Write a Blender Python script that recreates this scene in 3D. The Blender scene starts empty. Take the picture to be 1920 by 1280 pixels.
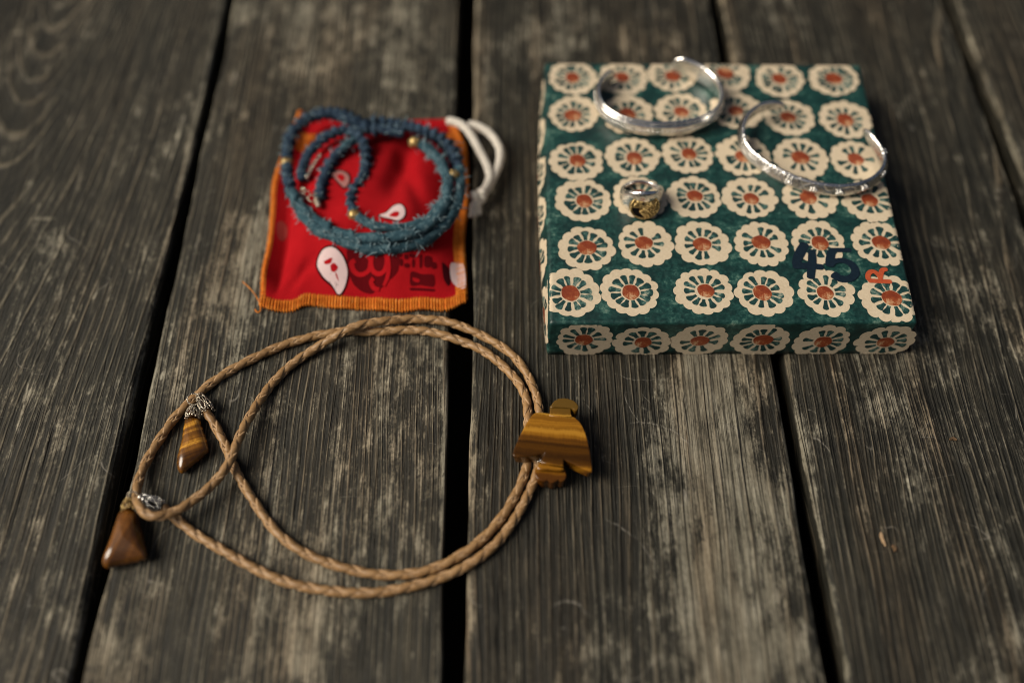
import bpy, bmesh, math, random
import numpy as np
from mathutils import Vector, Matrix

# ------------------------------------------------------------------ camera, sky, sun, exposure
S = bpy.context.scene
COL = S.collection
CM = 0.01
cd = bpy.data.cameras.new("camera"); cam = bpy.data.objects.new("camera", cd); COL.objects.link(cam)
cam.location = (0.0, -0.23379, 0.36)
cam.rotation_euler = (math.radians(33.0), 0.0, math.radians(-0.42))
cd.sensor_width = 36.0; cd.lens = 35.006
cd.clip_start = 0.01; cd.clip_end = 100.0
cd.dof.use_dof = True; cd.dof.focus_distance = 0.409; cd.dof.aperture_fstop = 2.2; cd.dof.aperture_blades = 9
S.camera = cam

SUN_EL, SUN_AZ = 42.0, -98.0        # azimuth clockwise from +Y (away from the camera): light comes from the left, slightly behind
w = bpy.data.worlds.new("World"); S.world = w; w.use_nodes = True
wn = w.node_tree; bg = wn.nodes["Background"]
sky = wn.nodes.new("ShaderNodeTexSky"); sky.sky_type = 'NISHITA'; sky.sun_disc = False
sky.sun_elevation = math.radians(SUN_EL); sky.sun_rotation = math.radians(SUN_AZ)
sky.air_density = 1.0; sky.dust_density = 9.0; sky.ozone_density = 0.0
wn.links.new(sky.outputs[0], bg.inputs[0]); bg.inputs[1].default_value = 0.05
sd = bpy.data.lights.new("sun", 'SUN'); sun = bpy.data.objects.new("sun", sd); COL.objects.link(sun)
sd.energy = 4.0; sd.angle = math.radians(36.0); sd.color = (1.0, 0.93, 0.80)
el, az = math.radians(SUN_EL), math.radians(SUN_AZ)
sdir = Vector((math.cos(el)*math.sin(az), math.cos(el)*math.cos(az), math.sin(el)))
sun.rotation_euler = sdir.to_track_quat('Z', 'Y').to_euler()
sun.location = sdir*2.0
S.view_settings.view_transform = 'Standard'; S.view_settings.look = 'None'
S.view_settings.exposure = -0.06; S.view_settings.gamma = 1.0

S.cycles.filter_width = 1.05
random.seed(7); rng = np.random.default_rng(11)

# ------------------------------------------------------------------ helpers
def tag(o, label=None, cat=None, group=None, kind=None):
    if label: o["label"] = label
    if cat: o["category"] = cat
    if group: o["group"] = group
    if kind: o["kind"] = kind
    return o

def empty(name, loc, label=None, cat=None, group=None, kind=None):
    o = bpy.data.objects.new(name, None); COL.objects.link(o)
    o.location = Vector(loc)*CM; o.empty_display_size = 0.01
    return tag(o, label, cat, group, kind)

def world_loc(o):
    p = Vector((0, 0, 0))
    while o is not None:
        p = p + o.location; o = o.parent
    return p

def obj(name, verts, faces, mats, parent=None, smooth=True, midx=None, origin=None, kind=None):
    """verts in world centimetres -> one mesh object in metres, its origin at its own centre"""
    v = np.asarray(verts, dtype=float)
    c = (v.min(0)+v.max(0))/2 if origin is None else np.asarray(origin, float)
    me = bpy.data.meshes.new(name)
    me.from_pydata(((v-c)*CM).tolist(), [], [tuple(int(i) for i in f) for f in faces])
    if not isinstance(mats, (list, tuple)): mats = [mats]
    for m in mats: me.materials.append(m)
    if midx is not None: me.polygons.foreach_set("material_index", np.asarray(midx, dtype=np.int32))
    me.polygons.foreach_set("use_smooth", [bool(smooth)]*len(me.polygons))
    me.update()
    o = bpy.data.objects.new(name, me); COL.objects.link(o)
    if parent is not None: o.parent = parent
    o.location = Vector(c)*CM - (world_loc(parent) if parent is not None else Vector((0, 0, 0)))
    if kind: o["kind"] = kind
    return o

class MB:
    """collects vertices and faces, to become one mesh"""
    def __init__(s): s.v = []; s.f = []; s.m = []
    def add(s, v, f, mi=0):
        n = len(s.v); s.v += [tuple(map(float, p)) for p in v]
        s.f += [tuple(int(i)+n for i in q) for q in f]; s.m += [mi]*len(f)
    def build(s, name, mats, parent=None, smooth=True, kind=None, origin=None):
        return obj(name, s.v, s.f, mats, parent, smooth, s.m, origin, kind)

def spline(pts, step, closed=False):
    """Catmull-Rom through pts, resampled to an even step"""
    p = np.asarray(pts, float); n = len(p)
    if closed: q = np.vstack([p[-1], p, p[0], p[1]]); segs = n
    else: q = np.vstack([2*p[0]-p[1], p, 2*p[-1]-p[-2]]); segs = n-1
    t = np.linspace(0, 1, 24, endpoint=False)[:, None]; out = []
    for i in range(segs):
        a, b, c, d = q[i], q[i+1], q[i+2], q[i+3]
        out.append(0.5*((2*b)+(c-a)*t+(2*a-5*b+4*c-d)*t*t+(3*b-a-3*c+d)*t**3))
    out = np.vstack(out+([p[:1]] if closed else [p[-1:]]))
    L = np.r_[0, np.cumsum(np.linalg.norm(np.diff(out, axis=0), axis=1))]
    k = max(3, int(round(L[-1]/step))); s = np.linspace(0, L[-1], k+1)
    r = np.stack([np.interp(s, L, out[:, j]) for j in range(out.shape[1])], 1)
    return r[:-1] if closed else r

def smooth_path(p, n=2):
    p = p.copy()
    for _ in range(n): p[1:-1] = 0.25*p[:-2]+0.5*p[1:-1]+0.25*p[2:]
    return p

def frames(p, closed=False, up=(0, 0, 1)):
    if closed: t = np.roll(p, -1, 0)-np.roll(p, 1, 0)
    else: t = np.gradient(p, axis=0)
    t /= np.linalg.norm(t, axis=1)[:, None]+1e-12
    a = np.cross(np.asarray(up, float), t); l = np.linalg.norm(a, axis=1)[:, None]
    a = np.where(l > 1e-4, a/(l+1e-12), np.array([1.0, 0, 0])); b = np.cross(t, a)
    return t, a, b

def tube(mb, p, r, n=8, closed=False, mi=0, cap=True, sec=None):
    """sec(i, ang) -> radius factors, or constant radius r (scalar / array)"""
    p = np.asarray(p, float); t, a, b = frames(p, closed); N = len(p)
    ang = np.linspace(0, 2*math.pi, n, endpoint=False)
    r = np.broadcast_to(np.asarray(r, float).reshape(-1, 1) if np.ndim(r) else np.full((N, 1), r), (N, 1))
    rr = r*np.ones((1, n)) if sec is None else r*sec(np.arange(N)[:, None], ang[None, :])
    v = p[:, None, :]+rr[..., None]*(np.cos(ang)[None, :, None]*a[:, None, :]+np.sin(ang)[None, :, None]*b[:, None, :])
    f = []
    for i in range(N if closed else N-1):
        j = (i+1) % N
        for k in range(n):
            l = (k+1) % n; f.append((i*n+k, i*n+l, j*n+l, j*n+k))
    if cap and not closed: f.append(tuple(range(n-1, -1, -1))); f.append(tuple((N-1)*n+k for k in range(n)))
    mb.add(v.reshape(-1, 3), f, mi)

def ellipsoid(mb, c, r, nu=12, nv=8, mi=0, rot=None):
    v = [(0, 0, 1)]
    for i in range(1, nv):
        th = math.pi*i/nv
        for j in range(nu):
            ph = 2*math.pi*j/nu; v.append((math.sin(th)*math.cos(ph), math.sin(th)*math.sin(ph), math.cos(th)))
    v.append((0, 0, -1)); v = np.array(v)*np.asarray(r, float)
    if rot is not None: v = v @ np.array(rot.to_3x3()).T
    v = v+np.asarray(c, float); f = []
    for j in range(nu): f.append((0, 1+j, 1+(j+1) % nu))
    for i in range(nv-2):
        for j in range(nu):
            a = 1+i*nu+j; b = 1+i*nu+(j+1) % nu; f.append((a, a+nu, b+nu, b))
    e = len(v)-1
    for j in range(nu): f.append((e, 1+(nv-2)*nu+(j+1) % nu, 1+(nv-2)*nu+j))
    mb.add(v, f, mi)

def torus(mb, c, R, r, nrm, n=24, m=8, mi=0):
    nrm = Vector(nrm).normalized(); a = nrm.orthogonal().normalized(); b = nrm.cross(a)
    p = np.array([tuple(Vector(c)+R*(math.cos(t)*a+math.sin(t)*b)) for t in np.linspace(0, 2*math.pi, n, endpoint=False)])
    t = np.roll(p, -1, 0)-np.roll(p, 1, 0); t /= np.linalg.norm(t, axis=1)[:, None]
    A = np.array(tuple(nrm))[None, :]*np.ones((n, 1)); B = np.cross(t, A); v = []; f = []
    for i in range(n):
        for k in range(m):
            g = 2*math.pi*k/m; v.append(p[i]+r*(math.cos(g)*A[i]+math.sin(g)*B[i]))
            j = (i+1) % n; l = (k+1) % m; f.append((i*m+k, i*m+l, j*m+l, j*m+k))
    mb.add(v, f, mi)

def solid(outline, z0, z1, mat, name, parent, bevel=.09, segs=4, tilt=None, bottom=1.0):
    """outline (world cm, anticlockwise) pulled up to a slab with rounded edges"""
    bm = bmesh.new(); o2 = [(p[0], p[1]) for p in outline]; ar = sum(o2[i-1][0]*o2[i][1]-o2[i][0]*o2[i-1][1] for i in range(len(o2)))
    if ar < 0: o2 = o2[::-1]
    fz = tilt or (lambda x, y: 0.0); cx = sum(p[0] for p in o2)/len(o2); cy = sum(p[1] for p in o2)/len(o2)
    vb = [bm.verts.new((cx+(x-cx)*bottom, cy+(y-cy)*bottom, z0+fz(x, y))) for x, y in o2]; vt = [bm.verts.new((x, y, z1+fz(x, y))) for x, y in o2]; n = len(o2)
    ft = bm.faces.new(vt); bm.faces.new(vb[::-1])
    for i in range(n): j = (i+1) % n; bm.faces.new((vb[i], vb[j], vt[j], vt[i]))
    bm.normal_update()
    ed = [e for e in bm.edges if (e.verts[0] in vt and e.verts[1] in vt) or (e.verts[0] in vb and e.verts[1] in vb)]
    bmesh.ops.bevel(bm, geom=ed, offset=bevel, segments=segs, profile=.6, affect='EDGES', clamp_overlap=True)
    bmesh.ops.triangulate(bm, faces=[f for f in bm.faces if len(f.verts) > 4])
    V = [tuple(v.co) for v in bm.verts]; bm.verts.index_update(); F = [[v.index for v in f.verts] for f in bm.faces]; bm.free()
    return V, F
def tiltp(p0, gx, gy): return lambda x, y: gx*(x-p0[0])+gy*(y-p0[1])
# ------------------------------------------------------------------ node helpers
class G:
    def __init__(s, name):
        s.mat = bpy.data.materials.new(name); s.mat.use_nodes = True
        s.t = s.mat.node_tree; s.b = s.t.nodes["Principled BSDF"]
    def n(s, typ, **kw):
        x = s.t.nodes.new(typ)
        for k, v in kw.items(): setattr(x, k, v)
        return x
    def put(s, sock, v):
        if v is None: return
        if isinstance(v, bpy.types.NodeSocket): s.t.links.new(v, sock)
        else:
            if isinstance(v, tuple) and len(v) == 3 and sock.type == 'RGBA': v = v+(1.0,)
            sock.default_value = v
    def m(s, op, a, b=None, c=None, clamp=False):
        x = s.n("ShaderNodeMath", operation=op, use_clamp=clamp)
        s.put(x.inputs[0], a); s.put(x.inputs[1], b); s.put(x.inputs[2], c); return x.outputs[0]
    def add(s, a, b): return s.m('ADD', a, b)
    def sub(s, a, b): return s.m('SUBTRACT', a, b)
    def mul(s, a, b): return s.m('MULTIPLY', a, b)
    def coord(s, offset=(0, 0, 0)):
        tc = s.n("ShaderNodeTexCoord"); mp = s.n("ShaderNodeMapping")
        mp.inputs['Scale'].default_value = (100, 100, 100); mp.inputs['Location'].default_value = offset
        s.t.links.new(tc.outputs['Object'], mp.inputs[0]); return mp.outputs[0]
    def scale(s, vec, sc, loc=(0, 0, 0), rot=(0, 0, 0)):
        mp = s.n("ShaderNodeMapping"); s.put(mp.inputs[0], vec)
        mp.inputs['Scale'].default_value = sc; mp.inputs['Location'].default_value = loc; mp.inputs['Rotation'].default_value = rot
        return mp.outputs[0]
    def noise(s, vec, sc=1.0, detail=3.0, rough=0.55, dist=0.0, color=False):
        x = s.n("ShaderNodeTexNoise"); s.put(x.inputs['Vector'], vec); x.inputs['Scale'].default_value = sc
        x.inputs['Detail'].default_value = detail; x.inputs['Roughness'].default_value = rough; x.inputs['Distortion'].default_value = dist
        return x.outputs[1 if color else 0]
    def sep(s, vec):
        x = s.n("ShaderNodeSeparateXYZ"); s.put(x.inputs[0], vec); return x.outputs
    def comb(s, a, b, c):
        x = s.n("ShaderNodeCombineXYZ"); s.put(x.inputs[0], a); s.put(x.inputs[1], b); s.put(x.inputs[2], c); return x.outputs[0]
    def rng(s, v, a, b, c=0.0, d=1.0, smooth=True):
        x = s.n("ShaderNodeMapRange"); x.interpolation_type = 'SMOOTHSTEP' if smooth else 'LINEAR'; x.clamp = True
        s.put(x.inputs[0], v)
        for i, q in zip((1, 2, 3, 4), (a, b, c, d)): s.put(x.inputs[i], q)
        return x.outputs[0]
    def ramp(s, v, stops, interp='LINEAR'):
        x = s.n("ShaderNodeValToRGB"); s.put(x.inputs[0], v); cr = x.color_ramp; cr.interpolation = interp
        while len(cr.elements) > 1: cr.elements.remove(cr.elements[-1])
        cr.elements[0].position = stops[0][0]; cr.elements[0].color = tuple(stops[0][1])+(1.0,)
        for p, c in stops[1:]:
            e = cr.elements.new(p); e.color = tuple(c)+(1.0,)
        return x.outputs[0]
    def mix(s, f, a, b, mode='MIX'):
        x = s.n("ShaderNodeMix", data_type='RGBA', blend_type=mode)
        s.put(x.inputs[0], f); s.put(x.inputs[6], a); s.put(x.inputs[7], b); return x.outputs[2]
    def bump(s, h, dist, strength=1.0, normal=None):
        x = s.n("ShaderNodeBump"); s.put(x.inputs['Height'], h); x.inputs['Distance'].default_value = dist*CM
        x.inputs['Strength'].default_value = strength
        if normal is not None: s.put(x.inputs['Normal'], normal)
        return x.outputs[0]
    def out(s, color=None, rough=None, metal=None, normal=None, **kw):
        s.put(s.b.inputs['Base Color'], color); s.put(s.b.inputs['Roughness'], rough); s.put(s.b.inputs['Metallic'], metal)
        if normal is not None: s.put(s.b.inputs['Normal'], normal)
        for k, v in kw.items(): s.put(s.b.inputs[k.replace('_', ' ')], v)
        return s.mat

# ------------------------------------------------------------------ the weathered deck
def wood(name, centre, seed, x0, z0, ky, y0, freq, warp=1.0, tone=0.0, late_amt=0.32, late_ramp=None, worn_and_sheen=(), darks_and_shade=(), fibre_amt=0.5, red=0.3, spk=0.6, edges=(-99, 99), yt=None, splits=(), arcs=()):
    g = G(name); c = g.coord(tuple(centre)); X, Y, Zc = g.sep(c)
    sd_ = seed*13.7
    off = lambda k: (sd_+k*5.3, sd_*0.7-k*3.1, k*1.7)
    # growth rings of a board cut out of a slightly leaning log
    w1 = g.sub(g.noise(g.scale(c, (0.16, 0.035, 0.2), off(1)), 1, 2, 0.5), 0.5)
    w2 = g.sub(g.noise(g.scale(c, (0.9, 0.10, 0.5), off(2)), 1, 2, 0.5), 0.5)
    xw = g.add(g.add(X, g.mul(w1, 3.0*warp)), g.mul(w2, 0.55*warp))
    dx = g.sub(xw, x0); Yc = Y if yt is None else g.m('SMOOTH_MAX', Y, yt, 5.0)
    dz = g.add(g.mul(g.sub(Yc, y0), ky), g.sub(Zc, z0))
    r = g.m('SQRT', g.add(g.mul(dx, dx), g.mul(dz, dz)))
    jit = g.sub(g.noise(g.scale(c, (3.5, 0.35, 1), off(3)), 1, 2, 0.5), 0.5)
    ring = g.add(g.mul(r, freq), g.mul(jit, 0.22))
    # uneven ring widths
    ring = g.add(ring, g.mul(g.noise(g.comb(g.mul(r, 0.8), sd_, 0.0), 1, 1, 0.5), 1.6))
    fr = g.m('FRACT', ring); wnz = g.n("ShaderNodeTexWhiteNoise", noise_dimensions='1D'); g.put(wnz.inputs['W'], g.m('FLOOR', ring))
    rr = wnz.outputs[0]
    st = late_ramp or [(0, .15), (.35, .0), (.62, .25), (.8, 1.0), (.9, .75), (1.0, .15)]
    late = g.sep(g.ramp(fr, [(p, (q, q, q)) for p, q in st]))[0]
    late = g.mul(late, g.add(0.45, g.mul(rr, 0.75)))
    fr2 = g.m('FRACT', g.add(g.mul(ring, 2.37), g.mul(jit, 0.5)))
    late = g.add(late, g.mul(g.sub(g.rng(fr2, 0.55, 0.9), 0.3), 0.34))
    fib = g.noise(g.scale(c, (7.0, 0.13, 3), off(4)), 1, 4, 0.60)
    fine = g.noise(g.scale(c, (13.0, 0.7, 6), off(5)), 1, 3, 0.65)
    micro = g.noise(g.scale(c, (11.0, 6.0, 6), off(24)), 1, 2, 0.6)
    blot = g.noise(g.scale(c, (0.22, 0.13, 0.4), off(6)), 1, 6, 0.62)
    blot2 = g.noise(g.scale(c, (1.3, 0.65, 1), off(7)), 1, 5, 0.7)
    speck = g.noise(g.scale(c, (6.5, 1.9, 4), off(8)), 1, 5, 0.72)
    speck2 = g.noise(g.scale(c, (6.0, 0.9, 4), off(22)), 1, 5, 0.72)
    edge_n = g.mul(g.sub(g.noise(g.scale(c, (0.5, 0.22, 1), off(9)), 1, 5, 0.7), 0.5), 4.0)
    mid_ = g.noise(g.scale(c, (2.2, 0.09, 1), off(21)), 1, 3, 0.6)
    def lin(*terms):
        v = terms[0]
        for n_, k in terms[1:]: v = g.add(v, g.mul(g.sub(n_, 0.5), k))
        return v
    def spot(px_, py_, rx, ry):
        a = g.m('DIVIDE', g.sub(X, px_), rx); b = g.m('DIVIDE', g.sub(Y, py_), ry)
        d = g.m('SQRT', g.add(g.mul(a, a), g.mul(b, b)))
        return g.rng(g.add(d, g.mul(edge_n, 0.42)), 0.15, 1.25, 1.0, 0.0)
    # how far the old finish is gone, plus painted-in shade and sheen spots
    ed_ = g.m('MINIMUM', g.sub(X, edges[0]), g.sub(edges[1], X))
    wear_and_shading = lin(tone*2.2, (blot, 1.9), (blot2, 1.5), (speck, 1.5*spk/0.6), (fib, 1.0), (mid_, 0.5), (micro, 0.4))
    wear_and_shading = g.add(wear_and_shading, g.mul(g.sub(late, 0.35), 0.20))
    wear_and_shading = g.add(wear_and_shading, g.mul(g.rng(g.add(ed_, g.mul(edge_n, 0.08)), 0.02, 0.30, 1.0, 0.0), g.mul(g.rng(Zc, -0.40, -0.12), 0.45)))
    wear_and_shading = g.sub(wear_and_shading, g.rng(Zc, -0.75, -0.25, 0.45, 0.0))      # board sides darkened: gap shade painted into the colour
    for (a, b, rx, ry, amt) in worn_and_sheen: wear_and_shading = g.add(wear_and_shading, g.mul(spot(a, b, rx, ry), amt*2.0))
    for (a, b, rx, ry, amt) in darks_and_shade: wear_and_shading = g.sub(wear_and_shading, g.mul(spot(a, b, rx, ry), amt*2.0))  # dark spots: darker wood, plus shadow and falloff painted into the colour
    W = g.rng(wear_and_shading, -0.15, 0.40)
    fd = g.mul(g.rng(speck2, 0.54, 0.57), g.rng(g.noise(g.scale(c, (0.6, 0.3, 1), off(23)), 1, 4, 0.65), 0.45, 0.58))
    W = g.mul(W, g.sub(1.0, g.mul(fd, 0.75)))
    ln_n = g.rng(g.noise(g.scale(c, (1.6, 0.30, 1), off(25)), 1, 5, 0.7), 0.40, 0.60)
    line = g.mul(g.mul(g.rng(late, 0.26, 0.70), g.add(0.12, g.mul(ln_n, 0.88))), g.rng(fine, 0.30, 0.56, 0.35, 1.0))
    dk = g.ramp(lin(0.5, (fib, 1.1), (fine, 0.9), (mid_, 0.5), (blot2, 0.7), (micro, 0.35)), [(0.08, (.0040, .0041, .0032)), (.5, (.0160, .0150, .0114)), (.95, (.064, .055, .041))])
    dk = g.mix(g.mul(line, late_amt*1.95), dk, (.155, .130, .096))
    wn = g.ramp(lin(0.5, (fib, 0.9), (fine, 0.9), (blot2, 1.0), (mid_, 0.5), (micro, 0.4)), [(0.08, (.055, .049, .038)), (.5, (.145, .130, .103)), (.92, (.30, .275, .23))])
    rdn = g.mul(g.rng(g.noise(g.scale(c, (1.6, 0.10, 0.5), off(20)), 1, 3, 0.6), 0.42, 0.66), red)
    wn = g.mix(g.mul(line, 0.55), wn, g.mix(rdn, (.080, .066, .047), (.15, .066, .026)))
    col = g.mix(W, dk, wn)
    tint = g.rng(g.noise(g.scale(c, (0.5, 0.06, 0.5), off(26)), 1, 3, 0.6), 0.42, 0.66)
    col = g.mix(g.mul(tint, red), col, g.mix(1.0, col, (1.22, 0.96, 0.76), 'MULTIPLY'))
    col = g.mix(1.0, col, (1.005, 1.02, 0.955), 'MULTIPLY')
    # scratches: thin wandering pale lines, only here and there; drying cracks along the grain
    def scratch(k, sc, wd, th):
        a = g.noise(g.scale(c, sc, off(k), (0, 0, 0.5*k)), 1, 1.5, 0.45)
        l_ = g.rng(g.m('ABSOLUTE', g.sub(a, 0.5)), 0.0, wd, 1.0, 0.0)
        return g.mul(l_, g.rng(g.noise(g.scale(c, (0.7, 0.4, 1), off(k+1)), 1, 4, 0.6), th, th+0.10))
    scr = g.m('MAXIMUM', scratch(11, (0.5, 0.32, 0.1), 0.0065, 0.55), scratch(14, (0.22, 0.5, 0.1), 0.0045, 0.56))
    for (cx_, cy_, r_s, wd, xa, xb, ya_, yb_) in arcs:
        ax, ay = g.add(g.sub(X, cx_), g.mul(w2, 0.5)), g.add(g.sub(Y, cy_), g.mul(jit, 0.25))
        l_ = g.rng(g.m('ABSOLUTE', g.sub(g.m('SQRT', g.add(g.mul(ax, ax), g.mul(ay, ay))), r_s)), wd*0.3, wd, 1.0, 0.0)
        for (q_, lo, hi) in ((X, xa, xb), (Y, ya_, yb_)): l_ = g.mul(l_, g.mul(g.rng(q_, lo-.15, lo+.15), g.rng(q_, hi-.15, hi+.15, 1.0, 0.0)))
        scr = g.m('MAXIMUM', scr, g.mul(l_, g.rng(speck, .40, .56)))
    col = g.mix(g.mul(scr, 0.55), col, (.24, .22, .185))
    ca = g.noise(g.scale(c, (1.5, 0.022, 0.3), off(17)), 1, 2.5, 0.5)
    crack = g.mul(g.rng(g.m('ABSOLUTE', g.sub(ca, 0.52)), 0.0, 0.006, 1.0, 0.0), g.rng(g.noise(g.scale(c, (0.5, 0.10, 1), off(18)), 1, 2, 0.5), 0.55, 0.62))
    for (a, b, rx, ry) in splits: 
        q_ = g.m('ABSOLUTE', g.sub(g.add(X, g.mul(w2, 0.35)), g.add(a, g.mul(g.sub(Y, b), 0.0))))
        crack = g.m('MAXIMUM', crack, g.mul(g.rng(q_, rx*0.4, rx, 1.0, 0.0), g.rng(g.m('ABSOLUTE', g.sub(Y, b)), ry*0.7, ry, 1.0, 0.0)))
    col = g.mix(g.mul(crack, 0.85), col, (.004, .004, .003))
    h = g.add(g.mul(late, 0.50), g.add(g.mul(fib, 0.55), g.mul(fine, 0.38)))
    h = g.sub(g.add(g.add(h, g.mul(blot2, 0.35)), g.mul(W, 0.12)), g.add(g.mul(crack, 1.8), g.mul(scr, -0.10)))
    nrm = g.bump(h, 0.13, 1.0)
    rough = g.rng(g.add(fib, g.mul(W, 0.25)), 0.2, 0.85, 0.50, 0.85, False)
    return g.out(col, rough, 0.0, nrm, Specular_IOR_Level=0.30)

deck = empty("deck", (0, 0, 0), "weathered dark brown plank deck with wide open gaps between the boards", "deck", kind="structure")

def plank(xa, xb, z, mat, seed, ya=-32.0, yb=52.0, ra=0.22, rb=0.22, th=2.6):
    r = np.random.default_rng(seed); n = 120
    ys = np.linspace(ya, yb, n)
    def wob(amp, k):  # slow + fast wobble of an edge
        a = np.zeros(n)
        for f in (0.05, 0.11, 0.23, 0.6, 1.3): a += np.sin(ys*f*2*math.pi*0.35+r.uniform(0, 6.28))*amp/(1+6*f)
        return a
    arc = np.linspace(0, math.pi/2, 6)
    eL, eR = wob(0.07, 0), wob(0.07, 1); rl, rr_ = ra*(1+wob(0.5, 2)), rb*(1+wob(0.5, 3)); cup = r.uniform(-0.05, 0.04)
    V = []; m = None
    for i, y in enumerate(ys):
        a, b = xa+eL[i], xb+eR[i]; pts = [(a+0.10, -th), (a+0.015, -1.2)]
        for t in arc: pts.append((a+rl[i]*(1-math.sin(math.pi/2-t)), -rl[i]*1.1*(1-math.sin(t))))
        for q in np.linspace(0, 1, 14)[1:-1]:
            x = a+rl[i]+(b-a-rl[i]-rr_[i])*q; pts.append((x, cup*(1-(2*q-1)**2)))
        for t in arc[::-1]: pts.append((b-rr_[i]*(1-math.sin(math.pi/2-t)), -rr_[i]*1.1*(1-math.sin(t))))
        pts += [(b-0.015, -1.2), (b-0.10, -th)]
        m = len(pts); V += [(p, y, z+q) for p, q in pts]
    F = [(i*m+k, i*m+(k+1) % m, (i+1)*m+(k+1) % m, (i+1)*m+k) for i in range(n-1) for k in range(m)]
    F = [f[::-1] for f in F]; F.append(tuple(range(m))); F.append(tuple((n-1)*m+k for k in range(m-1, -1, -1)))
    return obj("plank", V, F, mat, deck)

thin_late = [(0, .25), (.12, .05), (.60, .10), (.74, .9), (.82, 1.0), (.90, .35), (1.0, .25)]
PL = [
 (-43.0, -29.7, 0.0, dict(seed=9, x0=-30, z0=-30, ky=0.02, y0=0, freq=2.2)),
 (-29.25, -15.60, 0.02, dict(seed=1, x0=-24.6, z0=0.4, ky=0.15, y0=30.0, yt=-3.0, freq=3.3, warp=0.5, tone=-0.10, late_amt=0.40, late_ramp=thin_late, red=0.2, darks_and_shade=[(-26, 12, 8, 14, 0.06)], worn_and_sheen=[(-22, 4, 2.5, 5, .10), (-19.5, -6, 3, 6, .12), (-17.5, -12, 2, 5, .08), (-21.7, 7.0, .7, .13, .35), (-26.5, 20, .9, .2, .2)])),  # dark spot paints the light falloff at the top left
 (-15.08, -2.53, 0.0, dict(seed=2, x0=-30.0, z0=-6, ky=0.02, y0=0, freq=4.2, warp=0.55, tone=-0.045, late_amt=0.46, late_ramp=thin_late, red=0.4, worn_and_sheen=[(-11, 0, 2.6, 8, .12), (-5, 18, 2.5, 6, .12), (-7, -12, 4, 3, .08), (-9.5, 20, 3, 5, .10), (-6, -2, 2.5, 4, .08)], splits=[(-9.35, -4.0, .05, 5.0), (-5.2, -11.0, .03, 3.0)], darks_and_shade=[(-3.5, 6, 2.0, 6, .10), (-13, 12, 2, 6, .06)])),
 (-1.62, 11.22, 0.03, dict(seed=3, x0=12.5, z0=-4.5, ky=0.02, y0=0, freq=3.4, warp=0.55, tone=-0.05, late_amt=0.36, late_ramp=thin_late, red=0.45, worn_and_sheen=[(8.4, -7.0, 3.2, 6.5, .42), (9.0, -13, 3.0, 3.5, .20), (4.5, -13.5, 2.5, 2.0, .10), (9.2, -1.5, 2.4, 3, .14), (6.3, 19.5, .2, 1.2, .3), (1.5, 20, 2, 4, .06)], arcs=[(5.364, -6.243, 2.270, 0.055, 5.06, 7.39, -5.25, -3.89), (1.966, -11.633, 3.854, 0.060, 3.82, 5.37, -9.85, -8.15), (2.132, -12.189, 0.767, 0.080, 1.66, 2.86, -11.95, -11.35), (5.882, 1.245, 3.229, 0.030, 4.44, 6.90, -1.99, -1.54), (7.274, -2.418, 2.451, 0.030, 4.83, 5.59, -4.22, -2.46)], darks_and_shade=[(0.5, -3, 3.0, 9, .16), (3.6, -7.0, 2.2, 4.0, .14), (3.5, -12, 3.2, 4, .10), (2, 12, 5, 12, .06), (4.4, -2.2, 2.4, 3.0, .26)])),  # right-hand worn spots also paint a sheen; darks by the bird its shadow
 (11.92, 24.10, 0.0, dict(seed=4, x0=24.5, z0=-5.5, ky=0.05, y0=30, freq=3.7, warp=0.75, tone=-0.075, late_amt=0.46, late_ramp=thin_late, red=0.5, worn_and_sheen=[(15.5, -3, 2.2, 3, .14), (18.0, -1, 1.6, 4, .16), (20, -6, 2, 4, .06)], darks_and_shade=[(13.4, -10, 1.5, 8, .10), (18.2, 8, 2.6, 7, .14), (19, 14, 4, 9, .10)])),  # darks right of the box paint in its shadow and the light falloff
 (25.05, 37.6, 0.0, dict(seed=5, x0=45.0, z0=-8, ky=0.03, y0=0, freq=3.0, warp=0.8, tone=-0.12)),  # lower tone also stands for light falloff at the right edge
 (38.2, 50.6, 0.0, dict(seed=6, x0=30.0, z0=-8, ky=0.03, y0=0, freq=2.4)),
]
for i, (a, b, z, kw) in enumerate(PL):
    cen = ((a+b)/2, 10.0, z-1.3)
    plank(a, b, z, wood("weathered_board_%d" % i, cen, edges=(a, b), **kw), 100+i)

g = G("dark_earth"); c = g.coord()
earth = g.out(g.ramp(g.noise(c, 0.5, 5), [(0, (.008, .007, .006)), (1, (.03, .025, .02))]), 0.95)
obj("ground", [(-140, -120, -14), (140, -120, -14), (140, 160, -14), (-140, 160, -14)], [(0, 1, 2, 3)], earth, kind="structure")
mb = MB()
for y in (-24.0, 46.0):
    v = [(x, yy, zz) for x in (-60, 62) for yy in (y-2.5, y+2.5) for zz in (-12.5, -2.62)]
    mb.add(v, [(0, 1, 3, 2), (4, 6, 7, 5), (0, 4, 5, 1), (2, 3, 7, 6), (0, 2, 6, 4), (1, 5, 7, 3)])
g = G("joist_wood"); c = g.coord()
mb.build("joist", g.out(g.ramp(g.noise(g.scale(c, (.1, 2, 2)), 1, 4), [(0, (.02, .017, .013)), (1, (.06, .05, .04))]), 0.9), deck, False)

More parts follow.
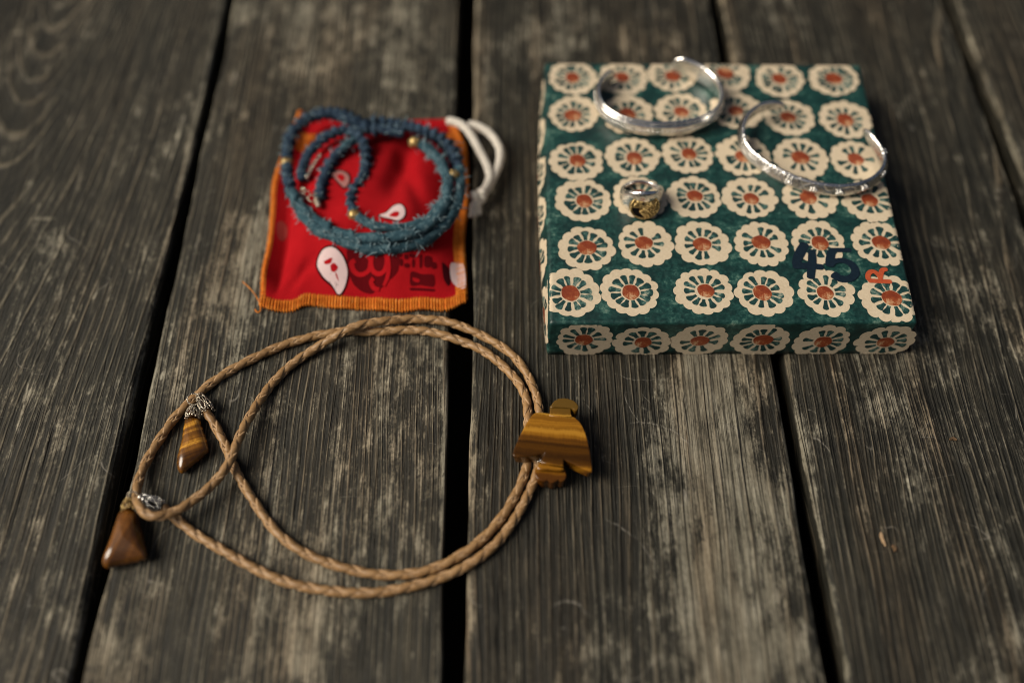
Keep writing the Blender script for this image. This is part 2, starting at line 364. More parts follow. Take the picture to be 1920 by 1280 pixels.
# ------------------------------------------------------------------ patterned paper box
BH = 2.4
BC = [np.array(p[:2]) for p in [(1.686,-0.690,2.400), (16.725,-0.748,2.400), (17.378,14.520,2.400), (1.906,14.786,2.400)]]     # front-left, front-right, back-right, back-left of the lid
BR = 0.16
def inset_quad(d):
    out = []
    for i in range(4):
        a, b, c2 = BC[i-1], BC[i], BC[(i+1) % 4]
        e1 = (b-a)/np.linalg.norm(b-a); e2 = (c2-b)/np.linalg.norm(c2-b)
        n1 = np.array([-e1[1], e1[0]]); n2 = np.array([-e2[1], e2[0]])
        A = np.array([n1, n2]); rhs = np.array([n1 @ b+d, n2 @ b+d]); out.append(np.linalg.solve(A, rhs))
    return out
def round_quad(d, r, k=6, sub=16):
    q = inset_quad(d); pts = []
    for i in range(4):
        a, b, c2 = q[i-1], q[i], q[(i+1) % 4]
        e1 = (a-b)/np.linalg.norm(a-b); e2 = (c2-b)/np.linalg.norm(c2-b); cc = b+(e1+e2)*r
        p0 = -e2*r; p1 = -e1*r
        for t in np.linspace(0, math.pi/2, k): pts.append(cc+p0*math.cos(t)+p1*math.sin(t))
        last = pts[-1]; nxt = c2-e2*r
        for t in np.linspace(0, 1, sub+2)[1:-1]: pts.append(last*(1-t)+nxt*t)
    return np.array(pts)
bc = np.mean(BC, axis=0)
box = empty("patterned_box", (bc[0], bc[1], 0), "square lidded paper box hand printed with cream daisies on teal green", "box")
g = G("teal_print"); c = g.coord()
n1 = g.noise(c, 0.85, 6, 0.72); n2 = g.noise(c, 5.0, 5, 0.75); n3 = g.noise(g.scale(c, (3, 14, 8), (3, 1, 0), (0, 0, 0.5)), 1, 3, 0.6)
t = g.add(g.mul(n1, 0.75), g.add(g.mul(n2, 0.35), g.mul(n3, 0.12)))
teal_c = g.ramp(t, [(.42, (.0018, .0135, .0135)), (.56, (.003, .023, .021)), (.65, (.007, .045, .039)), (.71, (.040, .105, .085)), (.80, (.18, .24, .19))])
teal = g.out(teal_c, g.rng(n2, .3, .7, .34, .55), 0.0, g.bump(g.add(n2, n1), 0.012, 0.6), Specular_IOR_Level=0.5)
g = G("cream_paper"); c = g.coord(); n2 = g.noise(c, 9.0, 6, 0.7); n1 = g.noise(c, 0.6, 3)
cream = g.out(g.ramp(g.add(g.mul(n2, .6), g.mul(n1, .4)), [(.3, (.43, .345, .235)), (.5, (.53, .44, .315)), (.7, (.60, .51, .38))]), .46, 0, g.bump(n2, .01, .7), Specular_IOR_Level=0.4)
g = G("teal_petal_print"); c = g.coord(); n1 = g.noise(c, 2.2, 3, 0.6); n2 = g.noise(c, 16.0, 4, 0.8)
petal_m = g.out(g.ramp(g.add(g.mul(n1, .7), g.mul(n2, .45)), [(.42, (.003, .020, .020)), (.58, (.006, .037, .034)), (.645, (.045, .115, .10)), (.76, (.30, .30, .23))]), .5, 0, g.bump(n2, .01, .6))
g = G("rust_print"); c = g.coord(); n1 = g.noise(c, 1.3, 3, 0.6); n2 = g.noise(c, 13.0, 4, 0.8)
rust = g.out(g.ramp(g.add(g.mul(n1, .75), g.mul(n2, .42)), [(.36, (.11, .015, .004)), (.54, (.19, .031, .008)), (.64, (.26, .062, .018)), (.69, (.42, .22, .11)), (.80, (.53, .40, .26))]), .5, 0, g.bump(n2, .012, .8))
g = G("navy_ink"); c = g.coord(); n1 = g.noise(c, 6.0, 4)
navy = g.out(g.ramp(n1, [(.3, (.003, .009, .018)), (.8, (.006, .017, .030))]), .6, Specular_IOR_Level=.2)
g = G("orange_ink"); c = g.coord(); n1 = g.noise(c, 6.0, 4)
orange_ink = g.out(g.ramp(n1, [(.3, (.33, .05, .016)), (.8, (.46, .09, .03))]), .5)

rings_ = [(0.0, z) for z in np.linspace(0, BH-BR, 8)]+[(BR*(1-math.cos(a)), BH-BR+BR*math.sin(a)) for a in np.linspace(0, math.pi/2, 7)[1:]]
V = []; F = []; K = None
def belly(y, z):
    """the left wall of the box bows out a little"""
    s_ = min(max((y-BC[0][1])/(BC[3][1]-BC[0][1]), 0), 1)
    return .36*math.sin(math.pi*s_)**.6*min(1, (BH-z)/.9)*(1-.25*max(0, 1-z/1.2))
for d, z in rings_:
    q = round_quad(d, 0.10); K = len(q); V += [(p[0]-belly(p[1], z)*(1 if p[0] < bc[0]-6 else 0), p[1], z) for p in q]
for i in range(len(rings_)-1):
    for k in range(K): l = (k+1) % K; F.append((i*K+k, i*K+l, (i+1)*K+l, (i+1)*K+k))
top = (len(rings_)-1)*K; F.append(tuple(top+k for k in range(K))); F.append(tuple(range(K-1, -1, -1)))
obj("lid_body", V, F, teal, box)

EDG = []
for i in range(4):
    a, b = BC[i], BC[(i+1) % 4]; e = (b-a)/np.linalg.norm(b-a); EDG.append((a, np.array([-e[1], e[0]])))
FRONT_MIN = 0.03
def fold(x, y, off):
    """a point of the lid's paper, laid on the box: past an edge it bends round it and down the side"""
    p = np.array([x, y]); z = BH+off; sh = np.zeros(2)
    for k in (0, 1):          # prints stop at the front and right creases
        a, n = EDG[k]; d = (p-a) @ n
        if d < FRONT_MIN: p = p+n*(FRONT_MIN-d)
    for a, n in EDG:
        d = (p-a) @ n
        if d < BR:
            s = BR-d
            if s < BR*math.pi/2: ph = s/BR; ins = BR-(BR+off)*math.sin(ph); zz = BH-BR+(BR+off)*math.cos(ph)
            else: ins = -off; zz = BH-BR-(s-BR*math.pi/2)
            sh += n*(ins-d); z = min(z, zz)
    p = p+sh; p[0] -= belly(p[1], z) if (z < BH-BR and p[0] < bc[0]-6) else 0.0; return (p[0], p[1], max(z, 0.03))
def rad_patch(place, cx, cy, rad, off, nr=4):
    """disc-like patch with outline radii rad[k] (k evenly spread) -> verts, faces"""
    K = len(rad); v = [place(cx, cy, off)]; f = []
    for j in range(1, nr+1):
        for k in range(K):
            t = 2*math.pi*k/K; r = rad[k]*j/nr; v.append(place(cx+r*math.cos(t), cy+r*math.sin(t), off))
    for k in range(K):
        l = (k+1) % K; f.append((0, 1+k, 1+l))
        for j in range(nr-1): f.append((1+j*K+k, 1+(j+1)*K+k, 1+(j+1)*K+l, 1+j*K+l))
    return v, f
def flower(place, cx, cy, R, r, squash=1.0):
    mb = MB(); K = 112; n = r.choice([12, 13, 14, 14, 15]); ph = r.uniform(0, 6.28)
    amp = [r.uniform(.09, .16) for _ in range(n+1)]; lob = [r.uniform(.96, 1.04) for _ in range(n+1)]
    rad = []
    for k in range(K):
        t = 2*math.pi*k/K; q = ((t+ph)/(2*math.pi)*n) % n; i = int(q); u = q-i
        rad.append(R*lob[i]*(0.93+amp[i]*(math.sqrt(max(0.0, math.sin(math.pi*u)))-0.35))*(1+.02*math.sin(2*t+ph)))
    v, f = rad_patch(place, cx, cy, rad, 0.010, 14); mb.add(v, f, 0)
    ccx, ccy = cx+r.gauss(0, .035*R), cy+r.gauss(0, .035*R)
    m = r.choice([11, 12, 12, 13]); p0 = r.uniform(0, 6.28); wide = r.uniform(.122, .150)
    for j in range(m):
        t = p0+2*math.pi*(j+r.uniform(-.14, .14))/m; a = R*.34; b = R*r.uniform(.66, .77); w0 = R*wide*.42; w1 = R*wide*r.uniform(.75, 1.1)
        if r.random() < 0.04: continue
        ct, st = math.cos(t), math.sin(t); pts = []
        prof = [(0, -w0), (.35, -w0*1.2), (.62, -w1*.82), (.80, -w1), (.93, -w1*.78), (1.0, -w1*.2), (1.0, w1*.2), (.93, w1*.78), (.80, w1), (.62, w1*.82), (.35, w0*1.2), (0, w0)]
        lean = r.uniform(-.05, .05)*R
        for (s_, ww) in prof:
            rr = a+(b-a)*s_; ww += lean*s_*s_; pts.append(place(ccx+rr*ct-ww*st, ccy+rr*st+ww*ct, 0.016))
        mb.add(pts, [(k_, k_+1, 10-k_, 11-k_) for k_ in range(5)], 1)
    K2 = 36; e = r.uniform(.9, 1.05); p1 = r.uniform(0, 3)
    rad = [R*.315*e*(1+.05*math.cos(2*(2*math.pi*k/K2)+p1)+.025*math.sin(5*2*math.pi*k/K2+p1)) for k in range(K2)]
    v, f = rad_patch(place, ccx+r.gauss(0, .02*R), ccy+r.gauss(0, .02*R), rad, 0.022, 3); mb.add(v, f, 2)
    return mb.build("printed_flower", [cream, petal_m, rust], box)

TOPF = [(3.252,13.681,2.400), (5.659,13.626,2.400), (8.092,13.870,2.400), (10.664,13.851,2.400), (13.236,13.496,2.400), (15.882,13.514,2.400), (3.176,11.215,2.400), (5.692,11.161,2.400), (8.253,11.319,2.400), (10.866,11.406,2.400), (13.314,10.895,2.400), (15.950,10.735,2.400), (3.173,8.187,2.400), (5.744,8.431,2.400), (8.273,8.578,2.400), (10.854,8.493,2.400), (13.439,8.309,2.400), (15.898,8.159,2.400), (3.333,5.856,2.400), (5.897,5.992,2.400), (8.291,6.006,2.400), (10.750,5.957,2.400), (13.420,5.906,2.400), (16.069,5.762,2.400), (3.371,3.185,2.400), (5.926,3.399,2.400), (8.378,3.381,2.400), (10.899,3.363,2.400), (13.361,3.403,2.400), (15.992,3.355,2.400), (2.615,0.827,2.400), (5.059,0.891,2.400), (8.142,0.869,2.400), (10.641,0.796,2.400), (13.239,0.804,2.400), (15.803,0.432,2.400)]
fr_ = random.Random(21)
for (x, y, z) in TOPF:
    flower(fold, x, y, 1.215*fr_.uniform(.97, 1.03), fr_)
fy = BC[0][1]; fn = (BC[1]-BC[0])/np.linalg.norm(BC[1]-BC[0])
def front_place(u, z, off):
    p = BC[0]+fn*u+np.array([fn[1], -fn[0]])*off; return (p[0], p[1], min(max(z, 0.02), BH-0.13))
for (x, y, z) in [(3.195,-0.700,1.165), (5.600,-0.700,0.975), (7.995,-0.700,1.111), (10.547,-0.700,1.083), (13.144,-0.700,0.807), (15.817,-0.700,0.818)]:
    flower(front_place, x-BC[0][0], min(max(z, 0.95), 1.2), 1.20*fr_.uniform(.96, 1.03), fr_)
ln_ = (BC[3]-BC[0])/np.linalg.norm(BC[3]-BC[0])
def left_place(u, z, off):
    p = BC[0]+ln_*u+np.array([-ln_[1], ln_[0]])*off; z = min(max(z, 0.02), BH-0.13); return (p[0]-belly(p[1], z), p[1], z)
for k in range(6): flower(left_place, 1.3+2.5*k+fr_.uniform(-.1, .1), 1.15, 1.2*fr_.uniform(.96, 1.03), fr_)
rn_ = (BC[2]-BC[1])/np.linalg.norm(BC[2]-BC[1])
def right_place(u, z, off):
    p = BC[1]+rn_*u+np.array([rn_[1], -rn_[0]])*off; return (p[0], p[1], min(max(z, 0.02), BH-0.13))
for k in range(6): flower(right_place, 1.4+2.5*k+fr_.uniform(-.1, .1), 1.15, 1.2*fr_.uniform(.96, 1.03), fr_)
# brush-written characters on the lid
def ribbon(mb, pts, wid, z, mi=0, step=0.06, caps=True):
    p = spline([(a, b, 0) for a, b, _ in pts], step); t, a, b = frames(p); N = len(p)
    L = np.linspace(0, 1, N); ws = np.interp(L, np.linspace(0, 1, len(wid)), wid)/2 if np.ndim(wid) else np.full(N, wid/2)
    if caps:
        d = np.minimum(np.arange(N), np.arange(N)[::-1])*step; ws = ws*np.sqrt(np.clip(d/(0.09)+.25, 0, 1))
    v = []; f = []
    for i in range(N):
        v += [tuple(p[i]-a[i]*ws[i]+np.array([0, 0, z])), tuple(p[i]+a[i]*ws[i]+np.array([0, 0, z]))]
        if i: f.append((2*i-2, 2*i-1, 2*i+1, 2*i))
    mb.add(v, f, mi)
mb = MB()
ribbon(mb, [(12.811,3.367,2.430), (12.555,2.961,2.430), (12.299,2.476,2.430), (12.201,2.147,2.430)], [.40, .44, .42, .34], BH+.028)
ribbon(mb, [(12.046,2.134,2.430), (12.485,2.144,2.430), (12.972,2.113,2.430), (13.356,2.056,2.430)], [.30, .34, .32, .30], BH+.032)
ribbon(mb, [(13.006,3.014,2.430), (12.923,2.402,2.430), (12.786,1.856,2.430), (12.695,1.450,2.430)], [.32, .36, .36, .32], BH+.036)
mb.build("printed_digit", navy, box, False)
mb = MB()
ribbon(mb, [(13.763,2.980,2.430), (14.172,2.977,2.430), (14.713,2.973,2.430)], [.24, .24, .22], BH+.028)
ribbon(mb, [(13.863,2.979,2.430), (13.716,2.535,2.430), (13.611,2.081,2.430)], [.36, .38, .40], BH+.032)
ribbon(mb, [(13.580,2.150,2.430), (13.896,2.382,2.430), (14.335,2.378,2.430), (14.610,2.101,2.430), (14.627,1.740,2.430), (14.352,1.472,2.430), (13.942,1.455,2.430), (13.656,1.727,2.430)], [.34, .26, .28, .34, .36, .34, .36, .42], BH+.036)
mb.build("printed_digit", navy, box, False)
mb = MB()
ribbon(mb, [(15.082,1.352,2.430), (15.541,1.322,2.430), (16.075,1.285,2.430)], [.22, .22, .22], BH+.028)
ribbon(mb, [(15.106,1.365,2.430), (15.136,1.621,2.430), (15.270,1.797,2.430), (15.436,1.809,2.430), (15.568,1.659,2.430), (15.618,1.429,2.430)], [.22, .22, .22, .20, .20, .18], BH+.032)
ribbon(mb, [(15.590,1.349,2.430), (15.682,1.631,2.430), (15.801,1.888,2.430), (16.030,1.941,2.430)], [.18, .20, .22, .2], BH+.036)
mb.build("printed_letter", orange_ink, box, False)

# ------------------------------------------------------------------ metals
def silver(name, sc=7.0, ox=0.5, bump=0.03, rough=0.2, col=(.80, .785, .755), dark=(.10, .09, .08)):
    g = G(name); c = g.coord(); vo = g.n("ShaderNodeTexVoronoi", feature='DISTANCE_TO_EDGE'); g.put(vo.inputs['Vector'], c); vo.inputs['Scale'].default_value = sc
    n = g.noise(c, sc*0.8, 4, .65); e = g.rng(vo.outputs[0], 0.0, .12); f = g.noise(c, 30, 3)
    k = g.mul(g.sub(1.0, e), g.mul(g.rng(n, .4, .65), ox))
    return g.out(g.mix(k, col, dark), g.add(g.mul(f, .16), rough-.06), 1.0, g.bump(g.add(e, g.mul(n, .5)), bump, .8))
silver_plain = silver("silver_polished", 2.2, .12, .005, .20)
silver_eng = silver("silver_engraved", 2.6, .55, .012, .22)
gold = silver("brass_gold", 12, .7, .015, .32, (.46, .33, .14), (.05, .03, .015))
pewter = silver("antique_pewter", 12, .6, .02, .25, (.62, .55, .44), (.05, .04, .03))
g = G("blackened_recess"); black_m = g.out((.012, .010, .009), .35, .6)
steel = silver("clear_silver", 14, .75, .02, .16, (.86, .84, .80))

# ------------------------------------------------------------------ cuff bracelets on the box
def cuff_path(cx, cy, rx, ry, rot, a0, a1, n=120):
    t = np.linspace(math.radians(a0), math.radians(a1), n)
    x = rx*np.sign(np.cos(t))*np.abs(np.cos(t))**0.92; y = ry*np.sign(np.sin(t))*np.abs(np.sin(t))**0.92
    c, s = math.cos(math.radians(rot)), math.sin(math.radians(rot))
    return np.stack([cx+c*x-s*y, cy+s*x+c*y, np.zeros(n)], 1)
def cuff(parent, p, z0, hgt, section, mat, name):
    """section: list of (outward, height 0..1); hgt: height along the path"""
    t, a, b = frames(p); cen = p.mean(0); out = np.stack([t[:, 1], -t[:, 0], 0*t[:, 0]], 1)
    sgn = np.sign(np.einsum('ij,ij->i', out, p-cen).mean()); out = out*sgn; N = len(p); M = len(section)
    V = []; F = []
    L = np.linspace(0, 1, N); endt = np.sqrt(np.clip(np.minimum(L, 1-L)/0.035, 0, 1))
    for i in range(N):
        e = 0.25+0.75*endt[i]; h = hgt[i]*e
        for (o_, zz) in section: V.append(tuple(p[i]+out[i]*o_*(0.5+0.5*e)+np.array([0, 0, z0[i]+hgt[i]/2+(zz-.5)*h])))
    for i in range(N-1):
        for k in range(M): l = (k+1) % M; F.append((i*M+k, i*M+l, (i+1)*M+l, (i+1)*M+k))
    F.append(tuple(range(M-1, -1, -1))); F.append(tuple((N-1)*M+k for k in range(M)))
    if sgn < 0: F = [f[::-1] for f in F]
    return obj(name, V, F, mat, parent), out

ce = [(4.191,11.760,3.250), (6.899,9.555,3.250), (10.178,11.506,3.250), (7.283,13.957,3.250)]
lx, fx, rx_, bx_ = [np.array(q) for q in ce]
ccx, ccy = (lx[0]+rx_[0])/2, (fx[1]+bx_[1])/2
cuffA = empty("silver_cuff_bracelet", (ccx, ccy, BH), "polished silver cuff with ridged lines lying at the back of the box near its middle", "bracelet", "silver cuff bracelets on the box")
pth = cuff_path(ccx, ccy, (rx_[0]-lx[0])/2-.12, (fx[1]-bx_[1])/-2-.10, 0, 68, 360+18, 160)
pth = cuff_path(ccx, ccy, (rx_[0]-lx[0])/2-.12, abs(fx[1]-bx_[1])/2-.10, 0, 132, 360+76, 160)
secA = [(-.06, .0), (-.09, .15), (-.09, .85), (-.05, 1.0), (.03, 1.0), (.08, .93), (.08, .82), (.12, .80), (.15, .74), (.15, .58), (.12, .54), (.12, .48), (.15, .44), (.15, .26), (.12, .2), (.08, .18), (.08, .07), (.03, .0)]
hA = .95+.32*np.clip((np.linspace(0, 1, 160)-.80)/.2, 0, 1)**1.5; z0A = np.full(160, BH+.03)
_, outA = cuff(cuffA, pth, z0A, hA, secA, silver_plain, "band")
mb = MB()
for i in range(6, 154, 2):
    q = pth[i]+outA[i]*.15+np.array([0, 0, BH+.03+.95*.51]); ellipsoid(mb, q, (.055, .055, .055), 8, 5)
mb.build("bead_row", silver_plain, cuffA, kind="stuff")

cuffB = empty("silver_cuff_bracelet", [(14.248,9.035,2.400)][0], "carved and beaded silver cuff overhanging the right side of the box", "bracelet", "silver cuff bracelets on the box")
pb = spline([(12.856,10.738,3.550), (12.290,10.789,3.550), (11.669,10.673,3.500), (11.040,10.041,3.450), (10.752,9.193,3.400), (10.827,8.408,3.300), (11.312,7.740,3.200), (12.054,7.060,3.150), (12.925,6.520,3.100), (13.923,6.173,3.100), (15.062,6.068,3.150), (16.077,6.412,3.250), (16.737,7.183,3.350), (16.728,7.947,3.450), (16.463,8.664,3.500), (16.214,9.220,3.500)], .09)
pb = smooth_path(pb, 6); NB = len(pb); zt = pb[:, 2].copy(); pb[:, 2] = 0
Lb = np.linspace(0, 1, NB); hB = .45+.42*np.clip(np.sin(math.pi*Lb), 0, 1)**.8
z0B = zt-hB
secB = [(-.03, .0), (-.07, .2), (-.07, .8), (-.03, 1.0), (.05, 1.0), (.10, .9), (.14, .70), (.24, .52), (.24, .45), (.14, .28), (.10, .08), (.04, .0)]
bandB, outB = cuff(cuffB, pb, z0B, hB, secB, silver_eng, "band")
mb = MB()
for i in range(int(NB*.28), int(NB*.50), 2):
    for zz in (.87,):
        q = pb[i]+outB[i]*.13+np.array([0, 0, z0B[i]+hB[i]*zz]); ellipsoid(mb, q, (.06, .06, .06), 8, 5)
mb.build("bead_row", silver_plain, cuffB, kind="stuff")
mb = MB()
for i in range(int(NB*.40), NB-12, 12):
    q0 = pb[i]+outB[i]*.205+np.array([0, 0, z0B[i]+hB[i]*.62])
    tt = pb[min(i+1, NB-1)]-pb[i-1]; tt /= np.linalg.norm(tt)
    ellipsoid(mb, q0+outB[i]*.02, (.07, .07, .07), 8, 6)
    for k in range(5):
        an = 2*math.pi*k/5; ellipsoid(mb, q0+tt*.13*math.cos(an)+np.array([0, 0, .11*math.sin(an)]), (.06, .06, .05), 8, 5)
mb.build("flower_stud", silver_plain, cuffB, kind="stuff")

# ------------------------------------------------------------------ signet ring on the box
rp = [(5.890,5.589,2.400)][0]
rcx, rcy = rp[0], rp[1]+.36
ring = empty("signet_ring", (rcx, rcy, BH), "silver signet ring with a gold eagle head face standing near the box centre", "ring")
V = []; F = []; NT = 72
for i in range(NT):
    t = 2*math.pi*i/NT; fw = (1-math.sin(t))/2          # 1 at the front (towards the camera)
    f3 = fw**1.6; h = .34+.98*f3; ro = .90+.10*f3; ri = .80
    ex = 1.0; ct, st = math.cos(t), math.sin(t)
    flat = .05*max(0, fw-.82)/.18
    sec = [(ri, .0), (ri-.02, .5), (ri, 1.0), (ri+(ro-ri)*.35, 1.0+.02), (ri+(ro-ri)*.8, .94), (ro+.02*f3, .75), (ro+.05*f3-flat, .5), (ro+.10*f3-flat, .22), (ri+(ro-ri)*.9, .05), (ri+(ro-ri)*.3, -.0)]
    for (q, zz) in sec: V.append((rcx+q*ct*.98, rcy+q*st*.92, BH+.01+h*zz))
M = 10
for i in range(NT):
    j = (i+1) % NT
    for k in range(M): l = (k+1) % M; F.append((i*M+k, j*M+k, j*M+l, i*M+l))
obj("band", V, [f[::-1] for f in F], silver_plain, ring)
# oval face, tipped up towards the viewer
fc = Vector((rcx+.08, rcy-.975, BH+.58)); fnv = Vector((.10, -.86, .50)).normalized()
fu = Vector((1, 0.10, 0)); fu = (fu-fnv*fu.dot(fnv)).normalized(); fv = fnv.cross(fu)
def F3(x, y, z=0.0): return tuple(fc+fu*x+fv*y+fnv*z)
mb = MB(); K = 48
loop = lambda s, z: [F3(.66*s*math.cos(2*math.pi*k/K), .56*s*math.sin(2*math.pi*k/K), z) for k in range(K)]
vv = loop(1.0, -.18)+loop(1.0, .03)+loop(.96, .06)+loop(.90, .05)+loop(.88, .0); ff = [(i*K+k, i*K+(k+1) % K, (i+1)*K+(k+1) % K, (i+1)*K+k) for i in range(4) for k in range(K)]
mb.add(vv, ff)
face = mb.build("signet_face", gold, ring)
mb = MB(); mb.add(loop(.885, .002), [tuple(range(K))]); mb.build("face_plate", gold, face, False)
mb = MB(); mb.add([F3(x, y, .006) for x, y in ((-.56, .0), (-.23, -.02), (-.27, -.22), (-.14, -.36), (.02, -.47), (-.15, -.475), (-.33, -.40), (-.47, -.28), (-.55, -.14))], [tuple(range(9))]); mb.build("face_recess", black_m, face, False)
rot = Matrix((fu, fv, fnv)).transposed()
mb = MB()
def lump(x, y, z, a, b, c_, ang=0, mi=0): ellipsoid(mb, F3(x, y, z), (a, b, c_), 14, 9, mi, (rot.to_4x4() @ Matrix.Rotation(ang, 4, 'Z')))
hd = [(-.52, .07), (-.45, .01), (-.23, -.03), (-.12, -.10), (-.26, -.22), (-.14, -.35), (.02, -.46), (.16, -.49), (.38, -.40), (.53, -.22), (.58, .0), (.52, .20), (.32, .31), (.05, .33), (-.16, .30), (-.33, .28), (-.45, .23), (-.52, .15)]
V2, F2 = solid([(x, y) for x, y in hd], -.02, .075, None, "", None, .035, 3)
mb.add([F3(*q) for q in V2], F2)
lump(-.20, .235, .075, .19, .05, .045, .12)          # brow ridge
lump(-.40, .13, .07, .13, .085, .05, .5)             # hooked beak
lump(.22, .12, .05, .28, .17, .06, -.25)             # cheek and crown
lump(-.10, .155, .08, .05, .042, .03, 0, 1)          # eye
for k, (x, y) in enumerate([(.12, -.12), (.26, -.10), (.40, -.06), (.10, -.28), (.24, -.26), (.38, -.22), (.00, -.20), (.16, -.40), (.30, -.36), (.46, .06)]):
    lump(x, y, .075, .035, .11, .035, .55-.06*k % .3)
for (x, y) in ((-.20, -.20), (-.14, -.28), (-.06, -.36), (.03, -.42), (-.12, -.16)): lump(x, y, .06, .055, .055, .05)
mb.build("eagle_relief", [gold, black_m], face)

# ------------------------------------------------------------------ red cloth pouch
def resamp(pts, n): 
    s = spline(pts, .02); idx = np.linspace(0, len(s)-1, n); return np.stack([np.interp(idx, np.arange(len(s)), s[:, j]) for j in range(3)], 1)
NU, NV = 130, 120
bot = resamp([(-10.885,1.859,0.250), (-10.183,1.639,0.250), (-9.419,1.643,0.250), (-8.949,1.901,0.250), (-8.215,1.859,0.250), (-7.208,1.739,0.250), (-5.977,1.674,0.250), (-4.899,1.572,0.250), (-3.832,1.658,0.250), (-2.682,1.649,0.250), (-1.831,2.056,0.250)], NU)
topc = resamp([(-10.393,13.574,0.250), (-9.418,13.321,0.250), (-7.824,13.126,0.250), (-6.069,13.052,0.250), (-4.325,13.186,0.250), (-2.679,13.247,0.250)], NU)
lef = resamp([(-10.885,1.859,0.250), (-10.919,3.682,0.250), (-10.895,5.181,0.250), (-11.034,7.267,0.250), (-11.137,8.902,0.250), (-10.900,10.425,0.250), (-10.538,12.359,0.250), (-10.393,13.574,0.250)], NV)
rig = resamp([(-1.831,2.056,0.250), (-1.947,4.110,0.250), (-2.032,5.628,0.250), (-1.899,7.738,0.250), (-1.986,10.763,0.250), (-2.269,12.060,0.250), (-2.679,13.247,0.250)], NV)
U = np.linspace(0, 1, NU)[None, :]; Vv = np.linspace(0, 1, NV)[:, None]
def coons(j):
    b_, t_, l_, r2 = bot[:, j][None, :], topc[:, j][None, :], lef[:, j][:, None], rig[:, j][:, None]
    return (1-Vv)*b_+Vv*t_+(1-U)*l_+U*r2-((1-U)*(1-Vv)*bot[0, j]+U*(1-Vv)*bot[-1, j]+(1-U)*Vv*topc[0, j]+U*Vv*topc[-1, j])
PX, PYy = coons(0), coons(1)
def sst(x, a, b): x = np.clip((x-a)/(b-a), 0, 1); return x*x*(3-2*x)
du = np.minimum(U, 1-U)*np.ones_like(Vv); dv = np.minimum(Vv, 1-Vv)*np.ones_like(U)
fl = 0.055
pil = np.sqrt(np.clip(sst(np.where(U < .5, du*np.ones_like(Vv)-.055, du), fl*.6, .34), 0, 1))*np.sqrt(np.clip(sst(dv, fl*.5, .34), 0, 1))
PZ = .16+1.22*pil
PZ += .13*np.sin(9*U+3*Vv)*np.sin(5*Vv+1)*pil + .07*np.sin(23*U-9*Vv+1)*pil
def crease(u0, v0, u1, v1, wd, dep):
    d = np.array([u1-u0, v1-v0]); L = np.hypot(*d); d /= L
    a = (U-u0)*d[0]+(Vv-v0)*d[1]; b = -(U-u0)*d[1]+(Vv-v0)*d[0]
    return -dep*np.exp(-(b/wd)**2)*sst(a, -.1*L, .3*L)*(1-sst(a, .7*L, 1.1*L))
PZ += crease(.10, .08, .30, .20, .03, .16)+crease(.62, .48, .72, .88, .05, .30)+crease(.80, .38, .62, .80, .04, .16)+crease(.30, .55, .45, .92, .05, .16)
PZ += crease(.075, .10, .13, .92, .022, .22)
PZ += .05*np.sin(34*U)*np.exp(-(Vv/.05)**2)+.05*np.sin(27*Vv+1)*np.exp(-(U/.04)**2)
PZ = np.maximum(PZ, (.62*(.75+.25*np.sin(8*Vv+1))*np.clip(Vv/.12, .3, 1)*np.clip(1-U/.085, 0, 1)*sst(U, -.02, .012)+.08))
PZ = np.maximum(PZ, .10)
pouch = empty("drawstring_pouch", (PX.mean(), PYy.mean(), 0), "red cotton drawstring pouch with orange edging lying flat under a blue cord", "pouch")
g = G("red_cotton"); c = g.coord(); n1 = g.noise(c, .7, 4); 
wv = g.mul(g.m('SINE', g.mul(g.sep(c)[0], 130)), g.m('SINE', g.mul(g.sep(c)[1], 130))); n2 = g.noise(c, 22, 3, .7)
red = g.out(g.ramp(g.add(g.mul(n1, .6), g.mul(n2, .4)), [(.3, (.26, .003, .006)), (.7, (.38, .007, .011))]), .95, 0, g.bump(g.add(g.mul(wv, .4), n2), .012, .6), Specular_IOR_Level=.08)
g = G("orange_thread"); c = g.coord(); n1 = g.noise(c, 3, 4, .7)
thread = g.out(g.ramp(n1, [(.3, (.42, .10, .010)), (.55, (.62, .20, .022)), (.75, (.68, .34, .09))]), .8, 0, g.bump(g.noise(c, 40, 2), .01, .6), Specular_IOR_Level=.15)
g = G("orange_cloth"); c = g.coord(); n1 = g.noise(c, 5, 4, .7)
ocloth = g.out(g.ramp(n1, [(.3, (.44, .075, .012)), (.7, (.64, .20, .025))]), .9, Specular_IOR_Level=.1)
g = G("pale_print"); white_p = g.out((.56, .42, .42), .9, Specular_IOR_Level=.1)
g = G("maroon_print"); maroon = g.out((.085, .003, .005), .95, Specular_IOR_Level=.03)
g = G("dim_print"); dim_p = g.out((.30, .13, .12), .9, Specular_IOR_Level=.05)
g = G("faint_print"); faint = g.out((.26, .035, .03), .95, Specular_IOR_Level=.03)
g = G("black_red_outline"); outl = g.out((.035, .003, .005), .95, Specular_IOR_Level=.03)
V = np.stack([PX, PYy, PZ], 2).reshape(-1, 3).tolist(); F = []; MI = []
for j in range(NV-1):
    for i in range(NU-1):
        F.append((j*NU+i, j*NU+i+1, (j+1)*NU+i+1, (j+1)*NU+i))
        u, v_ = (i+.5)/(NU-1), (j+.5)/(NV-1)
        MI.append(1 if (v_ < .044 or u > .945 or u < .02 or (.80 < v_ < .90 and (u < .22 or u > .9))) else 0)
b0 = len(V)
rim = [(0, i) for i in range(NU)]+[(j, NU-1) for j in range(1, NV)]+[(NV-1, i) for i in range(NU-2, -1, -1)]+[(j, 0) for j in range(NV-2, 0, -1)]
for (j, i) in rim: V.append((PX[j, i], PYy[j, i], .05))
nR = len(rim)
for k in range(nR):
    a = rim[k][0]*NU+rim[k][1]; b = rim[(k+1) % nR][0]*NU+rim[(k+1) % nR][1]; F.append((a, b0+k, b0+(k+1) % nR, b)); MI.append(1)
